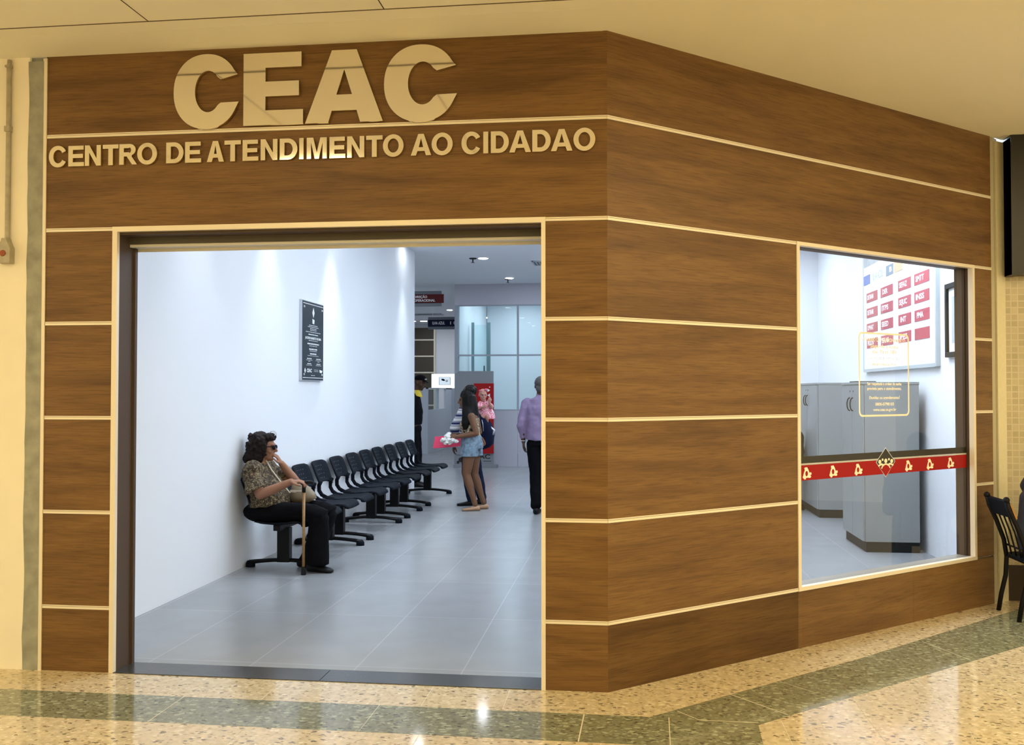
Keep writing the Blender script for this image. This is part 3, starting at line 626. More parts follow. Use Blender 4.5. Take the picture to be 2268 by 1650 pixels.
mb = MB(); mb.box(-.037, -.035, 5.7-5.3, 6.6-5.3, 1.20, 1.60); mb.build('picture', mat('board_grey_picture', (.42, .45, .48), .4, noise_amt=.4, nscale=5), bd)
# framed picture
pf = thing('picture_frame', 'black framed picture on the office wall beside the window reveal', 'picture', (2.95, 3.5, 1.84))
mb = MB()
for a in ((-.34, .34, 0, .045), (-.34, .34, .605, .65)): mb.box(-.035, 0, a[0], a[1], a[2], a[3])
mb.box(-.035, 0, .295, .34, .045, .605); mb.box(-.035, 0, -.34, -.295, .045, .605); mb.build('frame', BLACKM, pf, bevel=.004)
mb = MB(); mb.box(-.012, 0, -.295, .295, .045, .605); mb.build('mount', WHITE, pf)
mb = MB(); mb.box(-.014, -.012, -.22, .22, .12, .53); mb.build('print', mat('print_grey', (.40, .44, .46), .5), pf)

# ================================================================== LOBBY WALL PLAQUE (faces +x)
pq = thing('wall_plaque', 'tall black engraved plaque on the white lobby wall', 'plaque', (-3.226, 4.67, 1.65))
mb = MB(); mb.box(0, .030, -.335, .335, 0, .835); mb.build('backing', SILVER, pq, bevel=.002)
mb = MB(); mb.box(.0305, .034, -.325, .325, .008, .827); mb.build('plate', PLQ, pq)
pw = mat('plaque_white', (.75, .78, .8), .5)
mb = MB()
for z0, z1 in ((.800, .806), (.028, .034)): mb.box(.034, .0348, -.315, .315, z0, z1)
mb.build('border_line', pw, pq)
for y in (-.28, .28):
    for z in (.765, .065):
        mb = MB(); mb.loft([((.034, y, z), (0, .012, 0), (0, 0, .012)), ((.040, y, z), (0, .009, 0), (0, 0, .009))], 14); mb.build('screw', SILVER, pq)
def pt(s_, z, size, wd, y=0, b=.0004): text('lettering', s_, size, pw, pq, facing((.0346, y, z), (0, 1, 0), (0, 0, 1)), .0006, b, width=wd)
pt('JACKSON BARRETO DE LIMA', .447, .034, .50, b=.001)
pt('CEAC', .105, .050, .15, -.12, .0015)
def pbars(z, wd, h, y=0, seed=1):
    rnd = random.Random(seed); mb = MB(); x = y-wd/2
    while x < y+wd/2-.004:
        l_ = min(rnd.uniform(.012, .05), y+wd/2-x); mb.box(.034, .0346, x, x+l_*.9, z-h/2, z+h/2); x += l_+.007
    mb.build('engraved_line', pw, pq)
for i, (z, wd, h) in enumerate([(.583, .26, .006), (.566, .34, .006), (.548, .20, .006), (.532, .20, .006), (.512, .46, .006), (.486, .30, .010), (.422, .28, .005), (.388, .36, .014), (.366, .24, .005), (.332, .25, .013), (.313, .22, .005), (.283, .20, .013), (.263, .34, .004)]): pbars(z, wd, h, 0, i)
for i, y in enumerate((-.12, .17)):
    for j, (z, wd, h) in enumerate([(.232, .14, .009), (.216, .19, .004), (.203, .06, .004), (.178, .12, .009), (.163, .18, .004)]): pbars(z, wd, h, y, 20+i*7+j)
pbars(.115, .14, .004, .10, 50); pbars(.100, .14, .004, .10, 51); pbars(.055, .12, .005, 0, 52)
mb = MB(); mb.prism([(0, .775), (.035, .72), (0, .665), (-.035, .72)], .034, .0348, 'x'); mb.prism([(-.03, .655), (.035, .645), (.025, .60), (-.03, .605)], .034, .0348, 'x'); mb.prism([(-.25, .135), (-.228, .105), (-.25, .075), (-.272, .105)], .034, .0348, 'x'); mb.prism([(.20, .12), (.30, .11), (.27, .085), (.21, .09)], .034, .0348, 'x'); mb.build('crest', pw, pq)

# ================================================================== BENCHES
def bench(y0, y1, seats, label):
    """beam bench along y, seats face +x; root at its first leg"""
    t = thing('beam_bench', label, 'bench', (-2.87, y0, 0), 0, 'black beam benches along the white wall')
    L = y1-y0
    mb = MB(); mb.box(-.03, .03, min(-.12, seats[0]-y0-.16), max(L+.12, seats[-1]-y0+.16), .345, .395); mb.build('beam', BLACKM, t, bevel=.004)
    for y in (0, L):
        mb = MB(); mb.box(-.055, .055, y-.035, y+.035, .05, .35)
        for k in range(8):
            x0 = -.31+k*.0775*1.0; 
        pts = []
        for k in range(13):
            x = -.32+.66*k/12; pts.append((x, y, .052+.026*math.cos((x-.01)/.33*PI/2)-.012))
        mb.tube(pts, [.026, .026]+[.024]*9+[.026, .026], 10, (.75, 1.1))
        mb.build('leg', BLACKM, t, .7)
        for x in (-.31, .33):
            mb = MB(); mb.loft([((x, y, 0), (.042, 0, 0), (0, .036, 0)), ((x, y, .03), (.042, 0, 0), (0, .034, 0)), ((x, y, .052), (.03, 0, 0), (0, .028, 0))], 14); mb.build('foot_pad', BLACKP, t, True)
    for yc in seats:
        y = yc-y0; hw = .235
        # seat shell: profile in x-z swept across y with rounded corners
        prof = [(-.17, .430), (-.10, .418), (0, .412), (.10, .418), (.18, .428), (.235, .424), (.262, .402), (.268, .380)]
        mb = MB(); n = len(prof); ny = 9; vs = []
        for j in range(ny):
            q = -1+2*j/(ny-1); sq = math.copysign(1-(1-abs(q))**1.6, q)
            for x, z in prof:
                shrink = 1-.10*max(0, (x-.16)/.1) ** 2 if x > .16 else 1-.06*max(0, (-x-.08)/.09)
                vs.append((x-(.022 if abs(q) > .99 and x > .2 else 0), y+hw*sq*shrink, z+.012*q*q))
        fs = [(j*n+i, j*n+i+1, (j+1)*n+i+1, (j+1)*n+i) for j in range(ny-1) for i in range(n-1)]
        mb.add(vs, fs); so = mb.build('seat', BLACKP, t, True); md = so.modifiers.new('s', 'SOLIDIFY'); md.thickness = .016; md.offset = -1
        mb = MB(); mb.box(-.05, .09, y-.05, y+.05, .392, .408); mb.build('seat_bracket', BLACKM, t)
        # backrest shell, leaning back, with the open gap under it
        mb = MB(); vs = []; nz_, ny = 9, 9
        for k in range(nz_):
            v_ = k/(nz_-1); z = .555+.245*v_; x = -.235-.085*v_-.01*v_*v_; w_ = .205+.018*math.sin(v_*PI*.8)-(.008 if k == nz_-1 else 0)+(.0 if k else -.004)
            for j in range(ny):
                q = -1+2*j/(ny-1); zz_ = z-(.016*q**8 if k == nz_-1 else 0)-(.045*(abs(q)**2.5) if k == 0 else 0)+(.03 if k == 0 else 0)
                vs.append((x+.030*q*q*1.0, y+w_*q, zz_))
        fs = [(k*ny+j, k*ny+j+1, (k+1)*ny+j+1, (k+1)*ny+j) for k in range(nz_-1) for j in range(ny-1)]
        mb.add(vs, fs); bo = mb.build('backrest', BLACKP, t, True); md = bo.modifiers.new('s', 'SOLIDIFY'); md.thickness = .014; md.offset = 0
        mb = MB()
        for r_ in range(4):
            for c_ in range(4 if r_ % 2 == 0 else 3):
                yy = y+(c_-(1.5 if r_ % 2 == 0 else 1))*.055; zz_ = .745-r_*.042; v_ = (zz_-.555)/.245; xx = -.235-.085*v_-.01*v_*v_+.030*((yy-y)/.2)**2+.0085
                mb.loft([((xx-.004, yy, zz_), (0, .0045, 0), (0, 0, .0045)), ((xx, yy, zz_), (0, .0045, 0), (0, 0, .0045))], 8)
        mb.build('perforation', DOT, bo)
        for s_ in (-1, 1):
            mb = MB(); mb.tube([(-.200, y+s_*.185, .60), (-.222, y+s_*.188, .555), (-.222, y+s_*.185, .50), (-.195, y+s_*.178, .455), (-.140, y+s_*.165, .424), (-.07, y+s_*.15, .414)], [.017, .018, .018, .018, .017, .012], 8, (1.2, .7)); mb.build('backrest_arm', BLACKP, t, True)
bench(3.02, 4.22, (2.99, 3.63, 4.21), 'black three seat beam bench nearest the entrance, the woman sits on it')
bench(4.57, 5.80, (4.77, 5.37, 5.97), 'black three seat beam bench, second from the entrance')
bench(6.22, 6.90, (6.53, 7.10), 'black short beam bench with two seats, third from the entrance')
bench(7.42, 8.90, (7.72, 8.34, 8.95), 'black three seat beam bench farthest from the entrance')

# ================================================================== GLAZED PARTITION AND TOTEM
gp = thing('glazed_partition', 'grey framed glazed partition across the back of the lobby', 'partition', (-3.41, 14, 0))
mb = MB(); P1 = 4.7
mb.box(0, P1, 0, .06, 3.325, IC); mb.build('header_panel', GREYP, gp)
for a, b in ((0, 1.31), (1.32, 1.92), (1.93, P1)):
    mb = MB(); mb.box(a, b, 0, .05, 0, 1.15); mb.build('lower_panel', GREYP, gp)
mb = MB(); mb.box(0, .075, -.005, .065, 0, 3.325); mb.box(.065, P1, -.003, .06, 3.30, 3.325); mb.box(.065, P1, -.003, .06, 2.265, 2.30); mb.box(.065, P1, -.003, .06, 1.15, 1.17)
for x in (1.315, 2.6, 3.9): mb.box(x-.018, x+.018, -.004, .062, 1.15, 3.325)
mb.build('frame', mat('partition_frame', (.30, .33, .39), .45), gp)
for a, b in ((.075, 1.297), (1.333, 2.582), (2.618, 3.882)):
    for z0, z1 in ((1.17, 2.265), (2.30, 3.30)):
        mb = MB(); mb.box(a, b, .024, .030, z0, z1); mb.build('pane', GLASSP, gp)
# room behind it
mb = MB(); mb.box(-3.3, 3, 17.8, 17.9, 0, IC); mb.box(-3.40, -3.32, 14.06, 17.8, 0, IC); struct(mb.build('wall_back', WHITEW))
gd = thing('glass_door', 'frameless glass door with metal stiles behind the partition', 'door', (-3.3, 15.2, 0))
mb = MB(); mb.box(.04, .1, 0, .05, 0, 3.05); mb.box(.38, .46, 0, .05, 0, 3.05); mb.build('frame', mat('door_stile', (.22, .30, .32), .4), gd)
mb = MB(); mb.box(.1, .38, .02, .028, 0.05, 3.0); mb.build('pane', GLASSP, gd)
mb = MB(); mb.box(.32, .34, -.05, -.03, 1.4, 2.1); mb.box(.325, .335, -.03, .02, 1.5, 1.52); mb.box(.325, .335, -.03, .02, 1.98, 2.0); mb.build('handle', BLACKM, gd)

tt = thing('information_totem', 'tall slate grey totem with a red panel of white arrows', 'totem', (-2.95, 13.7, 0))
mb = MB(); c_ = .08
mb.prism([(-.40, .06), (.385, .06), (.385, 1.95), (-.32, 1.95), (-.40, 1.89)], 0, .10, 'y'); mb.build('body', GREYD, tt, bevel=.004)
mb = MB(); mb.box(-.42, .47, -.06, .18, 0, .06); mb.build('base', GREYD, tt, bevel=.006)
mb = MB(); mb.box(.0, .405, -.045, -.0, .285, 1.70); rp = mb.build('red_panel', RED, tt)
mb = MB()
for z, s_ in ((1.56, 1), (1.46, -1), (1.36, -1), (1.26, 1), (1.16, -1)): mb.prism([(.305-s_*.025, z-.035), (.305+s_*.03, z), (.305-s_*.025, z+.035)], -.0465, -.0452, 'y')
mb.build('arrow', WHITE, rp)
mb = MB(); mb.loft([((.325, -.0465, 1.625), (.012, 0, 0), (0, 0, .012)), ((.325, -.0452, 1.625), (.012, 0, 0), (0, 0, .012))], 10); mb.build('dot', WHITE, rp)
text('lettering', 'CEAC', .12, BLACKV, tt, facing((.12, -.0012, .215), (1, 0, 0), (0, 0, 1)), .002, .004, width=.42)
mb = MB(); mb.box(-.37, -.25, -.002, 0, .24, .25); mb.box(.19, .35, -.002, 0, .125, .135); mb.loft([((-.27, -.002, .15), (.05, 0, 0), (0, 0, .05)), ((-.27, 0, .15), (.05, 0, 0), (0, 0, .05))], 16); mb.loft([((-.33, -.002, .10), (.028, 0, 0), (0, 0, .03)), ((-.33, 0, .10), (.028, 0, 0), (0, 0, .03))], 12); mb.build('line_mark', BLACKV, tt)

# ceiling items in the lobby
for i, (x, y) in enumerate([(-2.42, 10.34), (-2.20, 13.22)]):
    t = thing('sprinkler_head', ['small sprinkler head beside the nearer downlight', 'small sprinkler head close to the partition top'][i], 'sprinkler', (x, y, IC))
    mb = MB(); mb.loft([((0, 0, -.015), (.055, 0, 0), (0, .055, 0)), ((0, 0, 0), (.065, 0, 0), (0, .065, 0))], 16); mb.build('escutcheon', BLACKM, t, .6)
    mb = MB(); mb.tube([(0, 0, -.01), (0, 0, -.07)], .012, 8); mb.loft([((0, 0, -.075), (.03, 0, 0), (0, .03, 0)), ((0, 0, -.07), (.03, 0, 0), (0, .03, 0))], 12); mb.build('nozzle', BLACKM, t)
def vent(x, y, lx, ly, label):
    t = thing('ceiling_vent', label, 'air vent', (x, y, IC))
    mb = MB()
    for k in range(4):
        a = lx/2-k*.05; b = ly/2-k*.05; z = -.018+k*.004
        for q in ((-a, a, -b, -b+.025), (-a, a, b-.025, b), (-a, -a+.025, -b, b), (a-.025, a, -b, b)): mb.box(q[0], q[1], q[2], q[3], z, 0)
    mb.build('grille', mat('vent_grey', (.45, .50, .55), .5), t); mb = MB(); mb.box(-lx/2+.01, lx/2-.01, -ly/2+.01, ly/2-.01, -.003, 0); mb.build('duct', BLACKM, t)
vent(-1.23, 11.0, .5, .5, 'square white air vent in the lobby ceiling by the right edge of the doorway')
vent(-5.55, 21.15, .9, .5, 'flat air vent in the far hall ceiling under the red sign')
# hanging signs
def hsign(label, x0, x1, y, z0, z1, m, lines, tx, tsz, edge):
    t = thing('hanging_sign', label, 'sign', ((x0+x1)/2, y, z0)); w_ = x1-x0; h = z1-z0
    mb = MB(); mb.box(-w_/2, w_/2-edge, .01, .03, -.07, h+.07); mb.build('backing', mat('sign_grey_back', (.13, .15, .18), .4), t)
    mb = MB(); mb.box(-w_/2, w_/2, -.015, .01, 0, h); mb.build('panel', m, t)
    for s_ in (-.4, .4):
        mb = MB(); mb.tube([(w_*s_, .02, h+.06), (w_*s_, .02, IC-z0)], .006, 6); mb.build('hanger', SILVER, t)
    for s_, x, z, wd in lines: text('lettering', s_, tsz, WHITE, t, facing((x-(x0+x1)/2, -.0165, z), (1, 0, 0), (0, 0, 1)), .001, .0015, align='LEFT', width=wd)
hsign('dark red hanging sign lettered DIRECAO OPERACIONAL', -4.75, -3.64, 14, 3.375, 3.555, DRED, [('DIREÇÃO', -4.27, .125, .28), ('OPERACIONAL', -4.27, .050, .45)], 0, .070, .05)
hsign('navy hanging sign lettered ILHA AZUL', -4.73, -3.6, 17.5, 3.135, 3.30, NAVY, [('ILHA AZUL', -4.62, .08, .31), ('I', -4.18, .08, .02), ('CADASTRO', -4.09, .08, .42)], 0, .10, .0)

# far hall
mb = MB()
t = thing('panelled_wall_unit', 'brown laminate panelling with pale lines on the far wall', 'wall panelling', (-7.2, 25.1, 0))
ZB = [0, .55, 1.08, 1.62, 2.16, 2.70, 3.24, 3.66]
mb = MB()
for a, b in zip(ZB[:-1], ZB[1:]): mb.box(-.9, 1.02, 0, .08, a+.02, b-.02)
mb.build('panel', mat('dim_walnut', (.06, .045, .028), .6), t)
mb = MB()
for z in ZB[1:-1]: mb.box(-.9, 1.02, -.005, .08, z-.022, z+.022)
mb.box(1.02, 1.07, -.006, .08, 0, 3.66); mb.build('profile', ALU, t)
fp = thing('office_partition', 'light grey office partition with a glazed upper part in the inner hall', 'partition', (-4.8, 17.6, 0))
mb = MB(); mb.box(-1.6, 0, 0, .05, 0, 1.63); mb.build('end_panel', GREYL, fp)
mb = MB(); mb.box(0, .05, 0, 3.2, 0, 1.08); mb.build('lower_panel', GREYL, fp)
mb = MB(); mb.box(0, .05, 0, .06, 1.08, 1.63); mb.box(0, .05, 1.3, 1.36, 1.08, 1.63); mb.box(0, .05, 2.3, 3.2, 1.08, 1.63); mb.box(0, .05, 0, 3.2, 1.60, 1.63); mb.build('post', GREYL, fp)
mb = MB(); mb.box(.02, .03, .06, 1.3, 1.08, 1.6); mb.build('pane', GLASSP, fp)
mb = MB(); mb.box(.05, .55, 3.15, 3.2, 0, 1.63); mb.build('return_panel', GREYL, fp); mb = MB(); mb.box(.56, 1.4, 3.15, 3.2, 0, 1.63); mb.build('return_panel', mat('lilac_grey_panel', (.52, .53, .60), .5), fp)
ds = thing('display_box', 'white box with a small framed screen standing on the inner hall partition', 'display', (-4.95, 20.75, 1.63))
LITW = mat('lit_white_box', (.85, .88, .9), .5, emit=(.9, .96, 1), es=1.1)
mb = MB(); mb.box(-.38, .32, 0, .25, 0, .40); mb.build('casing', LITW, ds, bevel=.01)
mb = MB(); mb.box(-.17, .17, -.012, -.0, .09, .31); sc = mb.build('screen_frame', SILVER, ds)
mb = MB(); mb.box(-.155, .155, -.014, -.012, .10, .30); mb.build('screen', mat('screen_pale', (.75, .85, .9), .3, emit=(.8, .92, 1), es=.5), sc)
mb = MB(); mb.M = Matrix.Rotation(.3, 4, 'Y'); mb.ell((-.11, -.014, .21), (.055, 0, 0), (0, .002, 0), (0, 0, .030)); mb.build('logo', NAVY, sc, True)
text('lettering', 'SE', .075, NAVY, sc, facing((.06, -.015, .20), (1, 0, 0), (0, 0, 1)), .001, .002)

# ================================================================== FIGURES
UP = V((0, 0, 1))
def head(mb, c, f, up=UP, s=1., female=False):
    c, f = V(c), V(f).normalized(); u = (V(up)-f*V(up).dot(f)).normalized(); l = u.cross(f)
    P = lambda a, b, d: c+(f*a+l*b+u*d)*s
    mb.ell(P(-.012, 0, .032), l*.074*s, f*.096*s, u*.086*s)
    mb.ell(P(.018, 0, -.03), l*.060*s, f*.070*s, u*.085*s)
    mb.ell(P(.032, 0, -.078), l*.044*s, f*.046*s, u*.036*s)
    mb.ell(P(.064, 0, -.098), l*.020*s, f*.020*s, u*.018*s)
    mb.chain([P(.088, 0, .012), P(.100, 0, -.012), P(.108, 0, -.026)], [.008*s, .010*s, .0125*s])
    mb.ell(P(.092, 0, -.032), l*.018*s, f*.012*s, u*.009*s)
    mb.cap(P(.079, -.034, .026), P(.079, .034, .026), .012*s, .012*s)
    mb.cap(P(.084, -.017, -.056), P(.084, .017, -.056), .0085*s, .0085*s); mb.cap(P(.083, -.014, -.068), P(.083, .014, -.068), .009*s, .009*s)
    for q in (-1, 1):
        mb.ell(P(.058, q*.036, -.028), l*.024*s, f*.024*s, u*.026*s)
        mb.ell(P(-.008, q*.076, -.004), l*.009*s, f*.018*s, u*.031*s)
    return P
def eyes(P, parent, off, s=1.):
    for q in (-1, 1):
        m_ = MB(); c = P(.081, q*.031, .004); m_.ell(c, V((.011*s, 0, 0)), V((0, .011*s, 0)), V((0, 0, .009*s)), 12, 8); m_.build('eye', EYEM, parent, True, off=off)
def hand(mb, wrist, d, nrm, curl=.5, s=1., side=1, thumb=.6, spread=.0):
    """palm leaves the wrist along d, palm faces nrm; side = which way the thumb lies (+: d x nrm)"""
    wr, d = V(wrist), V(d).normalized(); nrm = V(nrm); nrm = (nrm-d*nrm.dot(d)).normalized(); lat = d.cross(nrm)*side
    mb.loft([(wr-d*.01*s, lat*.026*s, nrm*.018*s), (wr+d*.025*s, lat*.034*s, nrm*.016*s), (wr+d*.06*s, lat*.040*s, nrm*.015*s), (wr+d*.088*s, lat*.038*s, nrm*.012*s)], 12, power=2.6)
    for k, (off_, L, r) in enumerate(((.030, .068, .0088), (.010, .078, .0092), (-.010, .073, .0088), (-.029, .058, .0078))):
        p = wr+(d*.084+lat*off_)*s; pts = [p]; a = curl*.55
        for L_ in (.46, .31, .25):
            dd = d*math.cos(a)+nrm*math.sin(a)+lat*spread*off_*8; p = p+dd.normalized()*L*L_*s; pts.append(p); a += curl
        mb.chain(pts, [r*s, r*.95*s, r*.88*s, r*.75*s])
    p0 = wr+(d*.018+lat*.026)*s; p1 = p0+(d*.030+lat*.024+nrm*.010)*s; p2 = p1+(d*.030+lat*.010*(1-thumb)+nrm*.020*thumb)*s; p3 = p2+(d*.022-lat*.008*thumb+nrm*.016*thumb)*s
    mb.chain([p0, p1, p2, p3], [.015*s, .0115*s, .0105*s, .0085*s])
def arm(mb, sh, el, wr, k=1.):
    sh, el, wr = V(sh), V(el), V(wr)
    mb.chain([sh, sh.lerp(el, .5), el, el.lerp(wr, .3), wr], [.050*k, .043*k, .036*k, .038*k, .0255*k])
def leg(mb, hip, kn, an, k=1.):
    hip, kn, an = V(hip), V(kn), V(an)
    mb.chain([hip, hip.lerp(kn, .5), kn, kn.lerp(an, .3), kn.lerp(an, .7), an], [.088*k, .072*k, .054*k, .056*k, .038*k, .034*k])
def foot(mb, an, d, L=.24, w_=.045, h=.07, g=.0):
    an, d = V(an), V(d).normalized(); lt = UP.cross(d); b = V((an.x, an.y, g))
    mb.loft([(b-d*.065+UP*h*.42, lt*w_*.5, UP*h*.36), (b-d*.05+UP*h*.5, lt*w_*.72, UP*h*.5), (b+UP*h*.52, lt*w_*.80, UP*h*.52), (b+d*(L*.35)+UP*h*.36, lt*w_, UP*h*.36), (b+d*(L*.6)+UP*h*.26, lt*w_, UP*h*.26), (b+d*(L-.065)+UP*h*.2, lt*w_*.6, UP*h*.18)], 14, power=2.5)

# ---- seated woman with a cane (faces +x)
O = V((-3.02, 2.95, 0))
pr = thing('person', 'seated older woman in a leopard print blouse and black trousers, hand on chin', 'person', O)
b = MB()
F = V((1, .12, -.03)).normalized()
P = head(b, (-3.045, 2.95, 1.050), F, s=1.0)
b.chain([(-3.06, 2.95, .99), (-3.075, 2.95, .90)], [.052, .058])
b.loft([((-3.01, 2.95, .46), (0, .17, 0), (.13, 0, 0)), ((-3.00, 2.95, .60), (0, .165, 0), (.14, 0, 0)), ((-3.05, 2.95, .76), (0, .16, 0), (.115, 0, 0)), ((-3.085, 2.95, .86), (0, .15, 0), (.09, 0, 0)), ((-3.08, 2.95, .92), (0, .07, 0), (.06, 0, 0))], 18)
arm(b, (-3.085, 2.785, .855), (-2.985, 2.715, .665), (-2.715, 2.715, .778), 1.12)
hand(b, (-2.715, 2.715, .778), (1, 0, .05), (.15, .1, -1), .62, .98, side=-1, thumb=.5)
arm(b, (-3.085, 3.115, .855), (-2.815, 3.115, .735), (-2.915, 3.02, .905), 1.08)
hand(b, (-2.915, 3.02, .905), (-.25, -.28, .55), (-.9, -.2, -.25), .75, .9, side=1, thumb=.4)
leg(b, (-3.0, 2.86, .505), (-2.53, 2.85, .50), (-2.535, 2.86, .09)); leg(b, (-3.0, 3.05, .505), (-2.53, 3.06, .50), (-2.70, 3.04, .10))
body = remesh(b, 'body', SKIN, pr, O, .0052, 3)
pr.location.x += .014
# hair: full bob around the head, thinner at the brow
h = MB(); c = V((-3.045, 2.95, 1.05))
Q = lambda a, l_, u_: P(a, l_, u_)
h.ell(Q(-.035, 0, .050), V((0, .098, 0)), V((.102, 0, 0)), V((0, 0, .088))); h.ell(Q(.035, 0, .088), V((0, .078, 0)), V((.062, 0, 0)), V((0, 0, .040)))
h.ell(Q(-.075, 0, -.02), V((0, .100, 0)), V((.080, 0, 0)), V((.02, 0, .105)))
h.ell(Q(-.088, 0, -.088), V((0, .105, 0)), V((.092, 0, 0)), V((.015, 0, .070)))
for q in (-1, 1):
    h.ell(Q(-.022, q*.080, .00), V((0, .024, 0)), V((.070, 0, 0)), V((0, 0, .105))); h.ell(Q(-.045, q*.078, -.085), V((0, .026, 0)), V((.065, 0, 0)), V((0, 0, .060)))
rnd = random.Random(2)
for i in range(46):
    a = rnd.uniform(0, 2*PI); e_ = rnd.uniform(-1.1, .85)
    dx = -.045+.105*math.cos(a)*math.cos(e_*.8); 
    if dx > .03 and e_ < .6: continue
    h.ell(Q(dx*.95, .095*math.sin(a)*math.cos(e_*.8), .02+.115*math.sin(e_)), V((.020, 0, 0)), V((0, .020, 0)), V((0, 0, .020)), 8, 6)
remesh(h, 'hair', HAIRB, pr, O, .006, 2, .010, 28)
g = MB()
for q in (-1, 1): g.ell(Q(.094, q*.032, .004), V((.010, .0, 0)), V((0, .026, 0)), V((0, 0, .021)), 12, 8)
g.cap(Q(.103, -.01, .01), Q(.103, .01, .01), .003, .003, 8)
for q in (-1, 1): g.cap(Q(.090, q*.055, .012), Q(.0, q*.080, .012), .0035, .0035, 8)
g.build('sunglasses', BLACKP, pr, True, off=O)
g = MB()
for y_ in (-.016, .030): g.tube([Q(.068+.026*math.cos(a), y_, .118+.026*math.sin(a)) for a in [i*PI/7 for i in range(-3, 10)]], .0028, 6)
g.build('hair_clip', SILVER, pr, True, off=O)
g = MB(); g.ell(Q(-.004, -.088, -.045), V((.006, 0, 0)), V((0, .006, 0)), V((0, 0, .008)), 8, 6); g.build('earring', SILVER, pr, True, off=O)
# blouse
c_ = MB()
c_.loft([((-2.99, 2.95, .555), (0, .205, 0), (.178, 0, .02)), ((-3.00, 2.95, .64), (0, .205, 0), (.178, 0, 0)), ((-3.035, 2.95, .74), (0, .195, 0), (.160, 0, 0)), ((-3.085, 2.95, .83), (0, .185, 0), (.135, 0, 0)), ((-3.10, 2.95, .895), (0, .155, 0), (.095, 0, 0)), ((-3.085, 2.95, .935), (0, .080, 0), (.060, 0, -.02))], 24)
for q, el in ((-1, (-3.025, 2.70, .690)), (1, (-2.915, 3.13, .765))):
    s_ = V((-3.095, 2.95+q*.155, .865)); e_ = V(el); c_.ell(s_+V((.01, q*-.005, .005)), (.085, 0, 0), (0, .085, 0), (0, 0, .080)); c_.loft([(s_-(e_-s_)*.15, V((.055, 0, 0)), V((0, .05, .03))), (s_, V((.080, 0, .02)), V((0, .074, .03))), (s_.lerp(e_, .55), V((.078, 0, .03)), V((0, .062, .0))), (s_.lerp(e_, .95), V((.082, 0, .045)), V((0, .062, 0)))], 18)
remesh(c_, 'blouse', LEOP, pr, O, .0065, 3, .010, 11)
c_ = MB()
c_.ell((-3.03, 2.95, .50), (.19, 0, 0), (0, .21, 0), (0, 0, .10))
for y0_, y1_, ax in ((2.86, 2.85, -2.535), (3.05, 3.06, -2.66)):
    c_.loft([((-3.02, y0_, .50), (0, .105, 0), (0, 0, .095)), ((-2.75, y0_, .505), (0, .095, 0), (0, 0, .085)), ((-2.56, y1_, .500), (0, .088, 0), (.01, 0, .078)), ((-2.47, y1_, .475), (0, .080, 0), (.03, 0, .055))], 18)
    c_.loft([((-2.515, y1_, .535), (0, .06, 0), (.05, 0, 0)), ((-2.515, y1_, .46), (0, .085, 0), (.085, 0, 0)), (((-2.52+ax)/2+.005, y1_, .27), (0, .085, 0), (.092, 0, 0)), ((ax, y1_, .065), (0, .090, 0), (.105, 0, 0))], 18)
remesh(c_, 'trousers', BLACKC, pr, O, .007, 3, .008, 8)
for i, (ax, ay, dd) in enumerate(((-2.56, 2.86, (1, -.15, 0)), (-2.72, 3.04, (.85, -.5, 0)))):
    f_ = MB(); foot(f_, (ax, ay, .08), dd, .235, .044, .075); f_.build('shoe', BLACKM, pr, True, off=O)
c_ = MB(); c_.tube([(-3.02, 2.93, .945), (-2.955, 2.90, .86), (-2.88, 2.91, .76), (-2.80, 2.93, .66)], .006, 8); tag(c_.build('bag_strap_tmp', STRAPC), '', '')
strap = bpy.data.objects['bag_strap_tmp']
# cane
t = thing('walking_cane', 'wooden walking cane with a black handle under the hand of the seated woman', 'cane', (-2.592, 2.725, 0))
mb = MB(); mb.tube([(0, 0, .03), (0, 0, .71)], [.0115, .0125], 12); mb.build('shaft', CANEW, t, True)
mb = MB(); mb.tube([(0, 0, 0), (0, 0, .012), (0, 0, .055), (0, 0, .07)], [.022, .022, .016, .014], 14); mb.build('rubber_tip', BLACKM, t, .7)
mb = MB(); mb.tube([(0, 0, .69), (0, 0, .735), (.002, 0, .762), (.02, 0, .775), (.055, 0, .778), (.085, 0, .770)], [.016, .016, .017, .015, .015, .013], 12); mb.tube([(0, 0, .755), (-.03, 0, .775), (-.05, 0, .772)], [.015, .014, .011], 10); mb.build('handle', BLACKM, t, True)
# handbag on her lap
t = thing('handbag', 'beige shoulder bag resting on the lap of the seated woman', 'handbag', (-2.69, 2.99, .58))
mb = MB(); mb.loft([((-.02, 0, -.005), (.075, 0, 0), (0, .05, 0)), ((.0, 0, .04), (.115, 0, -.01), (0, .065, 0)), ((.0, 0, .10), (.105, 0, -.03), (0, .055, 0)), ((-.02, 0, .15), (.085, 0, -.035), (0, .030, 0)), ((-.03, 0, .165), (.075, 0, -.03), (0, .008, 0))], 20, power=2.6); mb.build('bag_body', BEIGE, t, True)
mb = MB(); mb.box(-.10, .02, -.056, -.05, .085, .105); mb.build('clasp', STRAPC, t)
strap.name = 'strap'; strap.parent = t; strap.location = (2.70, -2.99, -.58)
for k_ in ('label', 'category'):
    if k_ in strap: del strap[k_]

